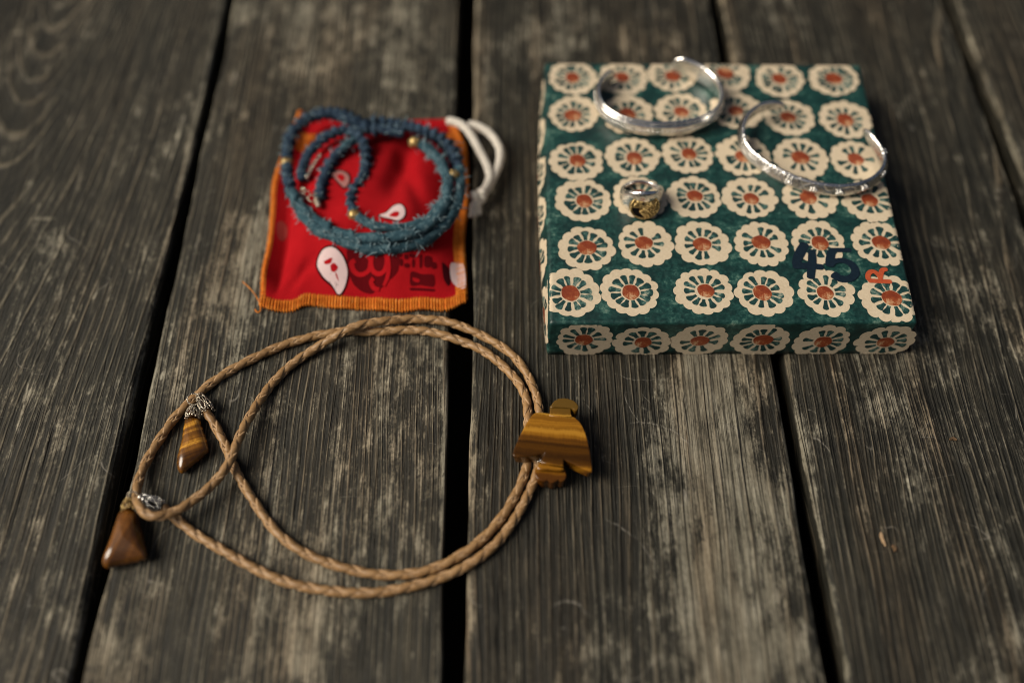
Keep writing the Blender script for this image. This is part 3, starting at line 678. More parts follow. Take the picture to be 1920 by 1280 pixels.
F.append(tuple(b0+k for k in range(nR-1, -1, -1))); MI.append(0)
obj("pouch_body", V, F, [red, ocloth], pouch, True, MI)
def pz(x, y):
    d = (PX-x)**2+(PYy-y)**2; k = np.argpartition(d.ravel(), 4)[:4]; w_ = 1/(d.ravel()[k]+1e-4); return float((PZ.ravel()[k]*w_).sum()/w_.sum())
def puv(u, v):
    i = min(max(u, 0), 1)*(NU-1); j = min(max(v, 0), 1)*(NV-1); i0, j0 = min(int(i), NU-2), min(int(j), NV-2); a, b = i-i0, j-j0
    q = lambda A: (1-a)*(1-b)*A[j0, i0]+a*(1-b)*A[j0, i0+1]+(1-a)*b*A[j0+1, i0]+a*b*A[j0+1, i0+1]
    return np.array([q(PX), q(PYy), q(PZ)])
# overlocked edge: loops of orange thread over the hem
mb = MB(); r_ = random.Random(3)
def loops(n, fpos, wd, rad_=.027):
    for k in range(n):
        s = (k+.5)/n; j = r_.uniform(-.15, .15)/n
        pts = [fpos(s+j, -.004), fpos(s+j, wd*.25), fpos(s+j, wd*.6), fpos(s+j+.15/n, wd)]
        pts = [p+np.array([0, 0, .03 if 0 < q < 3 else .0]) for q, p in enumerate(pts)]
        pts = [pts[0]+np.array([0, 0, -.14])]+pts
        tube(mb, spline(pts, .07), rad_*r_.uniform(.75, 1.2), 5)
loops(72, lambda s, d: puv(s, d) if d >= 0 else puv(s, 0)+np.array([0, -.05, 0]), .046)
loops(80, lambda s, d: puv(d*.9, s) if d >= 0 else puv(0, s)+np.array([-.05, 0, 0]), .018, .026)
loops(66, lambda s, d: puv(1-d, s*.85) if d >= 0 else puv(1, s*.85)+np.array([.05, 0, 0]), .05)
mb.build("overlock_stitching", thread, pouch, kind="stuff")
def decal(name, outline, mat, lift, parent=pouch, n=1):
    """flat print laid on the cloth"""
    p = spline([(a, b, 0) for a, b, _ in outline], .06, True); cen = p.mean(0); NR = 5; K = len(p); v = [(cen[0], cen[1], pz(cen[0], cen[1])+lift)]; f = []
    for j in range(1, NR+1):
        for q in p:
            x, y = cen[:2]+(q[:2]-cen[:2])*j/NR; v.append((x, y, pz(x, y)+lift))
    for k in range(K):
        l = (k+1) % K; f.append((0, 1+k, 1+l))
        for j in range(NR-1): f.append((1+j*K+k, 1+(j+1)*K+k, 1+(j+1)*K+l, 1+j*K+l))
    return obj(name, v, f, mat, parent)
def grow(o, d):
    p = np.array(o, float); c = p.mean(0); q = p-c; l = np.linalg.norm(q[:, :2], axis=1)[:, None]; return [tuple(x) for x in c+q*(1+d/l)]
pais = [(-8.467,3.676,0.750), (-8.286,4.215,0.750), (-7.827,4.331,0.750), (-7.364,3.962,0.750), (-7.105,3.374,0.750), (-7.119,2.892,0.750), (-7.275,2.464,0.750), (-7.477,2.324,0.750), (-7.756,2.706,0.750), (-8.178,3.092,0.750)]
dp = decal("paisley_print", grow(pais, .10), outl, .012); decal("paisley_fill", pais, white_p, .02, dp)
for q in ([(-8.154,3.699,0.780), (-8.005,3.767,0.780), (-7.776,3.824,0.780), (-7.834,3.600,0.780), (-8.064,3.572,0.780)], [(-7.840,3.502,0.780), (-7.678,3.598,0.780), (-7.506,3.403,0.780), (-7.630,3.229,0.780), (-7.787,3.259,0.780)], [(-7.629,3.220,0.780), (-7.542,3.113,0.780), (-7.459,2.872,0.780), (-7.545,2.969,0.780)]): decal("paisley_mark", q, red, .028, dp)
pais2 = [(-5.784,5.974,1.050), (-5.475,6.127,1.050), (-5.177,6.488,1.050), (-4.861,6.559,1.050), (-4.643,6.224,1.050), (-4.646,5.811,1.050), (-4.886,5.557,1.050), (-5.293,5.734,1.050)]
dp = decal("paisley_print", grow(pais2, .08), outl, .012); decal("paisley_fill", pais2, white_p, .02, dp)
decal("paisley_mark", [(-5.342,5.899,1.050), (-5.077,6.124,1.050), (-4.872,6.019,1.050), (-4.977,5.763,1.050)], red, .028, dp)
pais3 = [(-8.170,8.532,1.000), (-7.856,8.694,1.000), (-7.422,8.417,1.000), (-7.305,7.982,1.000), (-7.477,7.606,1.000), (-7.744,7.877,1.000)]
dp = decal("paisley_print", grow(pais3, .10), outl, .012); decal("paisley_fill", pais3, dim_p, .02, dp)
decal("paisley_mark", [(-7.909,8.366,1.000), (-7.668,8.419,1.000), (-7.522,8.146,1.000), (-7.672,7.984,1.000)], red, .028, dp)
decal("paisley_print", [(-2.562,3.862,0.450), (-2.347,4.058,0.450), (-1.992,4.006,0.450), (-1.869,2.884,0.450), (-2.082,2.694,0.450), (-2.493,3.033,0.450)], white_p, .03)
decal("paisley_print", [(-10.670,6.367,0.500), (-10.500,6.627,0.500), (-10.243,6.364,0.500), (-10.176,5.793,0.500), (-10.358,5.435,0.500), (-10.564,5.693,0.500)], faint, .012)
# the dark printed curls
def curl(pts, wid, lift=.02):
    mb = MB(); p = spline([(a, b, 0) for a, b, _ in pts], .07); t, a, b = frames(p); N = len(p); ws = np.interp(np.linspace(0, 1, N), np.linspace(0, 1, len(wid)), wid)/2; v = []; f = []
    for i in range(N):
        for s in (-1, 0, 1):
            q = p[i]+a[i]*ws[i]*s; v.append((q[0], q[1], pz(q[0], q[1])+lift))
        if i: 
            for s in (0, 1): f.append((3*i-3+s, 3*i-2+s, 3*i+1+s, 3*i+s))
    mb.add(v, f); return mb.build("curl_print", maroon if lift < .025 else red, pouch)
decal("curl_print", [(-7.112,4.265,0.750), (-6.673,4.375,0.750), (-6.241,4.183,0.750), (-6.090,3.732,0.750), (-6.051,3.176,0.750), (-5.937,2.809,0.750), (-5.892,2.356,0.750), (-6.316,2.384,0.750), (-6.747,2.670,0.750), (-6.988,3.109,0.750), (-7.095,3.702,0.750)], maroon, .014)
decal("curl_print", [(-6.098,3.844,0.750), (-5.759,4.104,0.750), (-5.364,3.988,0.750), (-5.191,3.576,0.750), (-5.285,3.170,0.750), (-5.378,2.769,0.750), (-5.624,2.498,0.750), (-5.871,2.700,0.750), (-6.051,3.176,0.750)], maroon, .0165)
curl([(-5.226,4.145,0.740), (-5.034,3.919,0.740), (-4.969,3.545,0.740), (-5.021,3.176,0.740), (-5.195,2.884,0.740)], [.40, .42, .40, .3, .10], .0145)
curl([(-6.759,3.744,0.740), (-6.912,3.615,0.740), (-6.813,3.300,0.740), (-6.579,3.132,0.740), (-6.317,3.167,0.740), (-6.122,3.332,0.740), (-6.086,3.665,0.740)], [.20, .24, .22, .20, .20, .20, .16], .030)
curl([(-6.535,4.117,0.740), (-6.321,4.041,0.740), (-6.129,3.852,0.740), (-6.042,3.665,0.740)], [.22, .2, .2, .18], .034)
curl([(-5.350,3.734,0.740), (-5.455,3.997,0.740), (-5.728,4.074,0.740), (-5.986,3.926,0.740), (-6.054,3.627,0.740), (-5.955,3.257,0.740), (-5.693,3.089,0.740), (-5.463,3.179,0.740), (-5.347,3.437,0.740), (-5.325,3.809,0.740)], [.18, .18, .18, .2, .2, .2, .2, .2, .2, .2], .038)
curl([(-5.308,3.771,0.740), (-5.249,3.288,0.740), (-5.300,2.921,0.740), (-5.456,2.595,0.740)], [.2, .2, .18, .14], .042)
curl([(-5.917,2.926,0.740), (-6.025,2.781,0.740), (-5.890,2.526,0.740), (-5.651,2.452,0.740)], [.2, .2, .2, .16], .046)
TXT = [(-4.765,3.857,0.720), (-4.480,3.799,0.720), (-4.217,3.891,0.720), (-4.172,3.573,0.720), (-4.689,3.540,0.720), (-4.447,3.438,0.720), (-3.846,3.701,0.720), (-3.527,3.736,0.720), (-3.270,3.604,0.720)]
for (x, y, z), (a, b) in zip(TXT, ((.16, .2), (.16, .2), (.24, .16), (.10, .34), (.12, .28), (.2, .16), (.11, .55), (.3, .5), (.18, .3))):
    decal("letter_print", [(x-a/2, y-b/2, 0), (x+a/2, y-b/2*.8, 0), (x+a/2*.9, y+b/2, 0), (x-a/2, y+b/2*.9, 0)], maroon, .018)
decal("stamp_print", [(-4.309,2.959,0.680), (-4.233,3.215,0.680), (-3.817,3.139,0.680), (-3.552,3.155,0.680), (-3.271,3.135,0.680), (-3.254,2.659,0.680), (-3.531,2.625,0.680), (-3.855,2.664,0.680), (-4.264,2.630,0.680)], maroon, .018)
decal("stamp_print", [(-4.191,2.958,0.680), (-4.014,2.938,0.680), (-3.879,2.883,0.680), (-3.948,2.774,0.680), (-4.155,2.812,0.680)], red, .026)
decal("stamp_print", [(-4.305,2.536,0.660), (-4.028,2.553,0.660), (-3.559,2.538,0.660), (-3.236,2.529,0.660), (-3.247,2.427,0.660), (-3.583,2.423,0.660), (-4.022,2.433,0.660), (-4.285,2.435,0.660)], maroon, .018)
decal("paisley_print", [(-2.928,3.824,0.600), (-2.778,3.785,0.600), (-2.594,3.560,0.600), (-2.549,3.006,0.600), (-2.631,2.750,0.600), (-2.846,3.081,0.600)], outl, .017)
# drawstring
g = G("white_cotton_cord"); c = g.coord(); n1 = g.noise(c, 6, 4)
cotton = g.out(g.ramp(n1, [(.3, (.46, .42, .36)), (.7, (.62, .58, .51))]), .9, 0, g.bump(g.noise(c, 18, 3), .03, .8), Sheen_Weight=.3)
def twist(k0=0): return lambda i, an: 1+.10*np.abs(np.sin(1.5*an+i*.28+k0))
mb = MB()
ds1 = spline([(-2.886,12.330,0.900), (-2.476,12.127,1.000), (-2.021,11.716,1.050), (-1.641,11.058,1.000), (-1.265,10.206,0.900), (-0.939,9.384,0.850), (-0.822,8.699,0.800), (-1.023,8.086,0.750), (-1.332,7.614,0.750)], .05)
ds2 = spline([(-1.854,12.212,0.750), (-1.521,12.094,0.800), (-0.954,11.700,0.800), (-0.533,11.104,0.750), (-0.324,10.454,0.700), (-0.394,9.628,0.650), (-0.712,8.653,0.650), (-1.024,7.937,0.650), (-1.289,7.599,0.700)], .05)
tube(mb, ds1, .19, 10, sec=twist()); tube(mb, ds2, .19, 10, sec=twist(1))
st_ = mb.build("drawstring", cotton, pouch)
mb = MB()
kc = np.array([(-1.355,7.614,0.750)][0]); ang_ = np.linspace(0, 2*math.pi, 26)
kn = np.stack([kc[0]+.24*np.cos(ang_), kc[1]+.20*np.sin(ang_), kc[2]+.16*np.sin(2*ang_+.5)], 1); tube(mb, kn, .18, 9, sec=twist())
tube(mb, spline([(-1.354,7.556,0.750), (-1.510,7.201,0.620), (-1.554,6.897,0.500), (-1.598,6.635,0.400)], .05), .19, 10, sec=twist())
tube(mb, spline([(-1.332,7.482,0.700), (-1.379,7.128,0.500), (-1.335,6.791,0.350)], .05), .16, 10, sec=twist(2))
mb.build("knot", cotton, st_)
mb = MB()
tube(mb, spline([(-11.847,3.194,0.120), (-11.431,2.706,0.300), (-11.179,2.428,0.200), (-10.938,2.022,0.200)], .08), .022, 5); tube(mb, spline([(-10.938,2.022,0.200), (-10.840,1.677,0.120), (-10.940,1.520,0.100), (-11.097,1.678,0.120)], .08), .03, 5)
mb.build("loose_thread", thread, pouch)

# ------------------------------------------------------------------ blue denim cord wound up on the pouch
g = G("denim_strip"); c = g.coord(); n1 = g.noise(c, .35, 2); n2 = g.noise(c, 5, 5, .7); n3 = g.noise(c, 26, 3)
def denim(name, dark, mid, lite):
    g = G(name); c = g.coord(); n2 = g.noise(c, 3.5, 5, .72); n3 = g.noise(c, 26, 3, .7)
    return g.out(g.ramp(g.add(g.mul(n2, .65), g.mul(n3, .35)), [(.32, dark), (.5, mid), (.68, lite)]), .95, 0, g.bump(g.add(n3, n2), .04, 1.0), Specular_IOR_Level=.12)
den_a = denim("indigo_denim", (.008, .015, .028), (.024, .044, .074), (.10, .15, .20))
den_b = denim("faded_denim", (.010, .030, .043), (.034, .078, .102), (.15, .225, .245))
fray_m = denim("frayed_thread", (.10, .17, .20), (.17, .26, .30), (.34, .41, .42))
C1 = [
 ([(-4.889,10.650,1.750), (-5.600,10.835,1.800), (-6.277,11.012,1.800), (-6.779,11.139,1.850), (-7.490,11.602,1.800), (-8.239,12.166,1.600), (-8.966,12.354,1.400), (-9.589,12.290,1.200), (-10.151,11.803,1.100), (-10.417,11.143,1.000), (-10.493,10.337,1.000), (-10.393,9.322,1.000), (-10.211,8.392,1.050), (-9.814,7.268,1.100), (-9.305,6.442,1.200), (-8.846,5.931,1.250), (-8.148,5.324,1.300), (-7.313,4.824,1.350), (-6.326,4.456,1.550), (-5.384,4.398,1.650), (-4.611,4.471,1.700), (-3.855,4.812,1.700), (-3.179,5.461,1.700), (-2.817,6.319,1.650), (-2.682,7.155,1.650), (-2.789,8.116,1.650), (-3.140,8.992,1.650), (-3.571,9.606,1.650), (-4.076,9.977,1.700), (-4.406,10.078,1.750)], .26, 0.42),
 ([(-7.163,11.204,1.500), (-6.424,11.521,1.550), (-5.591,11.565,1.500), (-4.739,11.361,1.500), (-3.800,11.005,1.500), (-3.034,10.474,1.450), (-2.473,9.557,1.400), (-2.226,8.450,1.400), (-2.179,7.373,1.400), (-2.318,6.428,1.400), (-2.733,5.547,1.350), (-3.416,4.786,1.300), (-4.257,4.336,1.250), (-5.177,4.125,1.250), (-6.030,4.132,1.250), (-6.991,4.445,1.200), (-7.806,4.849,1.200), (-8.476,5.307,1.200), (-9.009,5.811,1.150), (-9.492,6.529,1.100)], .27, 0.36),
 ([(-7.467,10.990,1.600), (-6.901,10.379,1.750), (-6.625,9.732,1.600), (-6.571,8.828,1.500), (-6.728,8.112,1.450), (-7.012,7.515,1.400), (-7.129,6.776,1.400), (-6.920,6.048,1.400), (-6.336,5.490,1.450), (-5.600,5.120,1.500), (-4.818,5.084,1.500), (-4.047,5.280,1.500), (-3.443,5.775,1.450), (-2.916,6.597,1.450)], .22, 0.5),
 ([(-9.577,8.297,1.150), (-9.579,9.083,1.250), (-9.302,9.832,1.400), (-8.833,10.362,1.550), (-8.287,10.824,1.600), (-7.711,11.000,1.650), (-7.108,10.830,1.700), (-6.699,11.008,1.750), (-6.113,10.881,1.700)], .24, 0.0),
 ([(-8.584,6.979,1.300), (-8.544,7.892,1.350), (-8.371,8.714,1.400), (-8.018,9.503,1.500), (-7.565,10.069,1.550), (-7.118,10.627,1.500)], .23, 0.1),
]
p0 = np.array(C1[0][0])
wrapb = empty("denim_cord_necklace", (p0[:, 0].mean(), p0[:, 1].mean(), 1.0), "coiled frayed blue denim cord with small gold beads lying on the red pouch", "necklace")
mbc = MB(); mbf = MB(); fr2 = random.Random(8)
for ci, (pts, R_, split) in enumerate(C1):
    p = smooth_path(spline(pts, .045), 4); N = len(p); L = np.linspace(0, 1, N)
    nz = np.convolve(rng.normal(size=N+40), np.ones(40)/40, 'same')[20:20+N]*2.2
    turns = 7.0*np.ones(N)                       # wraps every ~0.3 cm
    Lq = np.linspace(0, 1, N); fad = 1/(1+np.exp(-(Lq-split)*60)) if ci < 3 else np.zeros(N)
    wr = np.cumsum(.045/(.40+.16*nz+.85*fad)); m = 16; rdg = .62-.34*fad
    def sec(i, an, wr=wr, nz=nz, rdg=rdg):
        q = (wr[i.ravel()][:, None]-an/(2*math.pi)) % 1.0
        return (1+rdg[i.ravel()][:, None]*(q**1.5-.42)*np.clip(1+nz[i.ravel()][:, None]*2, .4, 1.6)+.05*np.sin(3*an+i*.2))*(1+.10*nz[i.ravel()][:, None])
    start = len(mbc.f); tube(mbc, p, R_, m, sec=sec)
    for q in range(start, len(mbc.f)):
        i = min((q-start)//m, N-1); s = i/N
        faded = (s > split) if ci in (0, 1, 2) else (s > .7 and ci == 4)
        if ci == 0 and s > .97: faded = True
        mbc.m[q] = 1 if faded else 0
    t, a, b = frames(p)
    for i in range(2, N-2):
        for _ in range(2):
            if fr2.random() > (.30 if fad[i] < .5 else .55): continue
            an = ((wr[i] % 1.0)*2*math.pi) if fr2.random() < .7 else fr2.uniform(0, 6.28)
            d = math.cos(an)*a[i]+math.sin(an)*b[i]
            if d[2] < -.75: continue
            q0 = p[i]+d*R_*.95; ln = fr2.uniform(.10, .30)*(1.7 if fr2.random() < .15 else 1)
            dirv = d*fr2.uniform(.3, 1)+t[i]*fr2.uniform(-1, 1)+np.array([fr2.gauss(0, .4), fr2.gauss(0, .4), fr2.gauss(0, .25)])
            dirv /= np.linalg.norm(dirv)+1e-6; q1 = q0+dirv*ln*.55; q2 = q1+(dirv+np.array([fr2.gauss(0, .5), fr2.gauss(0, .5), -.35]))*ln*.5
            tube(mbf, np.array([q0, q1, q2]), np.array([.034, .027, .010]), 3, cap=False)
cordo = mbc.build("denim_cord", [den_a, den_b], wrapb)
mbf.build("frayed_threads", fray_m, cordo, kind="stuff")
for (x, y, z), r in zip([(-4.336,10.036,1.780), (-10.413,9.500,1.000), (-6.908,5.928,1.420), (-2.484,8.142,1.620)], (.31, .32, .29, .28)):
    mb = MB(); ellipsoid(mb, (x, y, z), (r, r, r*.92), 18, 12); torus(mb, (x, y, z), r*.98, .03, (.3, 1, .1), 22, 6); mb.build("bead", gold, wrapb)
mb = MB()
for (x, y, z), r in zip([(-9.389,7.470,1.350), (-9.181,7.230,1.380), (-8.941,6.947,1.400), (-8.731,6.767,1.400)], (.09, .11, .12, .1)):
    torus(mb, (x, y, z), r*1.3, .035, (random.uniform(-1, 1), random.uniform(-1, 1), .6), 18, 6)
tube(mb, spline([(-8.764,7.253,1.350), (-8.658,6.805,1.380), (-8.566,6.464,1.350)], .05), .13, 10)
mb.build("clasp", pewter, wrapb)
mb = MB(); tube(mb, spline([(-9.334,8.313,1.250), (-9.100,8.986,1.350), (-8.776,9.612,1.450)], .06), .09, 8); mb.build("bar_link", pewter, wrapb)

# ------------------------------------------------------------------ braided leather bolo
g = G("tan_leather"); c = g.coord(); n1 = g.noise(c, .5, 3); n2 = g.noise(c, 9, 5, .7)
leather = g.out(g.ramp(g.add(g.mul(n1, .5), g.mul(n2, .5)), [(.3, (.170, .092, .034)), (.5, (.265, .150, .060)), (.7, (.37, .225, .100))]), g.rng(n2, .3, .7, .40, .58), 0, g.bump(n2, .012, .7), Specular_IOR_Level=.5)
g = G("dark_leather"); dark_leather = g.out((.03, .014, .006), .8)
g = G("cut_leather_edge"); c = g.coord(); cut_edge = g.out(g.ramp(g.noise(c, 6, 4, .7), [(.3, (.22, .12, .05)), (.7, (.46, .30, .16))]), .7)
CORD = [(-12.435,-3.457,0.340), (-11.985,-4.031,0.300), (-11.328,-5.101,0.210), (-10.850,-6.047,0.210), (-10.005,-7.310,0.210), (-8.791,-8.791,0.210), (-7.313,-9.757,0.210), (-5.267,-10.374,0.210), (-3.677,-10.407,0.210), (-2.497,-10.064,0.210), (-1.269,-9.274,0.210), (-0.299,-8.202,0.210), (0.412,-6.953,0.300), (0.740,-5.925,0.360), (0.838,-5.087,0.380), (0.786,-4.353,0.360), (0.721,-3.004,0.300), (0.202,-1.870,0.210), (-0.969,-0.670,0.210), (-2.163,-0.038,0.210), (-3.368,0.383,0.210), (-4.154,0.471,0.210), (-4.868,0.476,0.210), (-5.645,0.399,0.210), (-6.590,0.434,0.210), (-7.255,0.411,0.210), (-8.136,0.252,0.210), (-8.936,0.012,0.210), (-9.850,-0.362,0.210), (-11.320,-1.234,0.210), (-12.319,-2.038,0.210), (-12.970,-2.802,0.210), (-13.587,-3.675,0.210), (-14.110,-4.842,0.210), (-14.405,-5.869,0.280), (-14.471,-6.731,0.400), (-14.341,-7.385,0.600), (-14.031,-7.939,0.850), (-13.606,-8.310,0.950), (-13.174,-8.335,0.900), (-12.659,-8.080,0.750), (-12.047,-7.536,0.650), (-11.452,-6.892,0.650), (-11.042,-6.236,0.700), (-10.858,-5.635,0.700), (-10.700,-4.686,0.600), (-10.390,-3.505,0.400), (-9.890,-2.236,0.210), (-9.158,-1.250,0.210), (-8.270,-0.539,0.300), (-7.455,-0.112,0.550), (-6.648,0.287,0.720), (-5.840,0.595,0.620), (-4.888,0.842,0.450), (-4.171,0.995,0.300), (-2.903,0.963,0.210), (-1.877,0.593,0.210), (-0.652,-0.131,0.210), (0.210,-0.866,0.210), (0.807,-1.822,0.210), (1.183,-3.007,0.300), (1.288,-4.112,0.360), (1.308,-5.090,0.380), (1.183,-5.929,0.360), (1.001,-6.684,0.300), (0.276,-8.162,0.210), (-0.663,-9.406,0.210), (-2.051,-10.357,0.210), (-3.849,-10.936,0.210), (-5.409,-11.126,0.210), (-7.394,-10.910,0.210), (-9.035,-10.388,0.210), (-11.199,-9.223,0.210), (-12.096,-8.681,0.210), (-12.680,-8.242,0.210), (-13.051,-7.971,0.300), (-13.276,-7.779,0.420)]
bolo = empty("bolo_tie", [(-6.704,-5.553,0.000)][0], "tan braided leather bolo cord looped on the planks with an orange brown stone bird slide", "bolo tie")
path = smooth_path(spline(CORD, .06), 6); N = len(path)
s = np.arange(N)*.06; om = math.pi/1.0; Rm, am = .134, .029
t, a, b = frames(path); mb = MB()
sect = [(-1, -.8), (-1.0, .2), (-.96, .85), (-.78, 1.05), (0, 1.08), (.78, 1.05), (.96, .85), (1.0, .2), (1, -.8), (0, -1.0)]; m = len(sect)
tor = .5*np.sin(s*.11)+.3*np.sin(s*.29+1)
for dirn in (1, -1):
    for ph in (0, math.pi):
        th = dirn*om*s+ph+tor
        rad = Rm+dirn*am*np.tanh(2.2*np.cos(2*om*s))
        er = np.cos(th)[:, None]*a+np.sin(th)[:, None]*b; p = path+er*rad[:, None]
        tt = np.gradient(p, axis=0); tt /= np.linalg.norm(tt, axis=1)[:, None]
        wdir = np.cross(er, tt); wdir /= np.linalg.norm(wdir, axis=1)[:, None]
        er2 = np.cross(tt, wdir); V = []; F = []; M_ = []
        for (cx_, sy_) in sect:
            hw = .140; q = hw*cx_; sag = .5*q*q/.19
            V.append(p+wdir*q+er2*(.036*sy_-sag))
        V = np.stack(V, 1).reshape(-1, 3)
        for i in range(N-1):
            for k in range(m): l = (k+1) % m; F.append((i*m+k, i*m+l, (i+1)*m+l, (i+1)*m+k)); M_.append(1 if k in (0, 1, 6, 7) else 0)
        F.append(tuple(range(m-1, -1, -1))); F.append(tuple((N-1)*m+k for k in range(m))); M_ += [0, 0]
        n0 = len(mb.f); mb.add(V, F); mb.m[n0:] = M_
tube(mb, path[::3], .10, 8, mi=2)
mb.build("braided_cord", [leather, cut_edge, dark_leather], bolo)

def tiger(name, band_dir, freq, ramp_, seed, rough=.12):
    g = G(name); c = g.coord((seed*3.3, seed*1.7, 0)); d = Vector(band_dir).normalized()
    X, Y, Zq = g.sep(c); q = g.add(g.add(g.mul(X, d.x), g.mul(Y, d.y)), g.mul(Zq, d.z))
    per = g.sub(g.mul(X, -d.y), g.mul(Y, -d.x))
    q = g.add(q, g.mul(g.sub(g.noise(c, .55, 3), .5), .22))
    n = g.noise(g.comb(g.mul(q, freq), g.mul(per, .05), 0.3*seed), 1, 4, .6)
    fb = g.noise(g.comb(g.mul(q, 1.2), g.mul(per, 26), g.mul(Zq, 2)), 1, 3, .6)
    col = g.ramp(g.add(n, g.mul(g.sub(fb, .5), .14)), ramp_)
    return g.out(col, g.add(rough, g.mul(fb, .05)), 0, g.bump(fb, .004, .3), Specular_IOR_Level=.55, Coat_Weight=.25, Coat_Roughness=.05)
g = G("tiger_eye_bird"); c = g.coord(); X, Y, Zq = g.sep(c)
q = g.add(g.add(Y, g.mul(X, .07)), g.mul(Zq, .25))
q = g.add(q, g.mul(g.sub(g.noise(c, .7, 3), .5), .30))
lines = g.noise(g.comb(g.mul(X, .10), g.mul(q, 5.0), 0.0), 1, 5, .7)
fb = g.noise(g.comb(g.mul(X, 16), g.mul(q, 1.0), g.mul(Zq, 2)), 1, 3, .6)
v = g.add(g.add(g.mul(q, .27), .5), g.add(g.mul(g.sub(lines, .5), .20), g.mul(g.sub(fb, .5), .05)))
cb = g.ramp(v, [(.06, (.07, .024, .003)), (.14, (.10, .036, .003)), (.20, (.27, .115, .008)), (.245, (.075, .028, .002)), (.32, (.030, .011, .001)), (.40, (.075, .028, .002)), (.46, (.035, .013, .001)), (.52, (.12, .045, .004)), (.57, (.27, .115, .009)), (.61, (.40, .19, .020)), (.65, (.20, .082, .006)), (.70, (.31, .135, .011)), (.75, (.17, .068, .005)), (.78, (.20, .082, .006)), (.815, (.44, .23, .03)), (.85, (.13, .062, .007)), (.92, (.11, .060, .010))])  # lit bevel bands and dark tail front are painted into the stone stripes
te_a = g.out(cb, .20, 0, g.bump(fb, .004, .3), Specular_IOR_Level=.35)
te_b = tiger("tiger_eye_drop", (-.45, 1, .2), 2.6, [(.30, (.026, .010, .002)), (.44, (.09, .034, .004)), (.54, (.22, .088, .008)), (.61, (.56, .27, .03)), (.66, (.11, .034, .005)), (.8, (.36, .14, .02))], 2.0, .15)
te_c = tiger("tiger_eye_dark_drop", (-.9, .3, .2), 1.4, [(.30, (.020, .007, .002)), (.46, (.055, .020, .003)), (.58, (.15, .055, .007)), (.75, (.36, .14, .018))], 3.0, .17)

ec = [(1.782,-5.300,1.150)][0]
mb = MB(); tl = tiltp(ec, -.06, .03)
wings = [(1.098,-4.154,1.150), (1.338,-4.133,1.150), (1.656,-4.172,1.150), (2.055,-4.193,1.150), (2.471,-4.255,1.150), (2.647,-4.333,1.150), (2.838,-4.515,1.150), (2.947,-4.731,1.150), (3.035,-4.955,1.150), (3.100,-5.243,1.150), (3.152,-5.551,1.150), (3.207,-6.008,1.150), (3.237,-6.394,1.150), (3.210,-6.713,1.150), (3.051,-6.640,1.150), (2.749,-6.497,1.150), (2.447,-6.337,1.150), (2.249,-6.242,1.150), (2.135,-6.172,1.150), (2.128,-6.386,1.150), (2.101,-6.493,1.150), (1.594,-6.404,1.150), (1.228,-6.328,1.150), (1.310,-6.123,1.150), (1.393,-5.917,1.150), (1.178,-5.984,1.150), (0.826,-6.068,1.150), (0.515,-6.100,1.150), (0.205,-6.098,1.150), (0.136,-5.994,1.150), (0.227,-5.704,1.150), (0.336,-5.421,1.150), (0.449,-5.158,1.150), (0.578,-4.892,1.150), (0.733,-4.581,1.150), (0.876,-4.356,1.150), (0.978,-4.212,1.150)]
V, F = solid(wings, .52, 1.15, None, "", None, .10, 4, tl, .94); mb.add(V, F)
head = [(1.676,-3.990,1.200), (1.694,-3.913,1.200), (1.754,-3.790,1.200), (1.849,-3.671,1.200), (1.993,-3.580,1.200), (2.175,-3.540,1.200), (2.395,-3.564,1.200), (2.593,-3.630,1.200), (2.733,-3.751,1.200), (2.803,-3.889,1.200), (2.802,-3.989,1.200), (2.734,-4.098,1.200), (2.645,-4.125,1.200), (2.577,-4.033,1.200), (2.507,-3.987,1.200), (2.260,-3.976,1.200), (1.980,-3.965,1.200), (1.820,-3.964,1.200)]
V, F = solid(head, .60, 1.26, None, "", None, .07, 4, tl, .94); mb.add(V, F)
neck = [(1.665,-3.850,1.170), (2.496,-3.902,1.170), (2.500,-4.198,1.170), (2.544,-4.380,1.170), (1.612,-4.327,1.170), (1.648,-4.146,1.170)]
V, F = solid(neck, .60, 1.175, None, "", None, .05, 3, tl, .97); mb.add(V, F)
tail = [(1.297,-6.067,0.950), (2.146,-6.116,0.950), (2.146,-6.554,0.950), (1.983,-6.570,0.950), (1.596,-6.550,0.950), (1.363,-6.557,0.950), (1.038,-6.537,0.950), (1.176,-6.282,0.950)]
V, F = solid(tail, .42, 1.02, None, "", None, .12, 4, tl, .96); mb.add(V, F)
V, F = solid([(1.047,-6.331,0.700), (2.155,-6.382,0.700), (2.220,-6.533,0.700), (2.246,-6.683,0.700), (2.209,-6.844,0.700), (2.097,-6.937,0.700), (1.981,-6.927,0.700), (1.913,-6.859,0.700), (1.845,-6.935,0.700), (1.708,-6.993,0.700), (1.592,-6.975,0.700), (1.471,-6.881,0.700), (1.399,-6.940,0.700), (1.264,-6.930,0.700), (1.110,-6.853,0.700), (1.016,-6.716,0.700), (1.004,-6.546,0.700)], .14, .80, None, "", None, .10, 4, tl, .92); mb.add(V, F)
eagle = mb.build("bird_slide", te_a, bolo)
mb = MB(); q = [(1.394,-5.802,0.500)][0]
v = [(q[0]+x, q[1]+y+.6, z) for x in (-.45, .55) for y in (-.75, .75) for z in (.47, .56)]
mb.add(v, [(0, 1, 3, 2), (4, 6, 7, 5), (0, 4, 5, 1), (2, 3, 7, 6), (0, 2, 6, 4), (1, 5, 7, 3)]); tube(mb, np.array([(q[0]-.45, q[1]-.12, .5), (q[0]+.1, q[1]-.16, .56)]), .08, 8)
mb.build("slide_clip", steel, eagle, False)

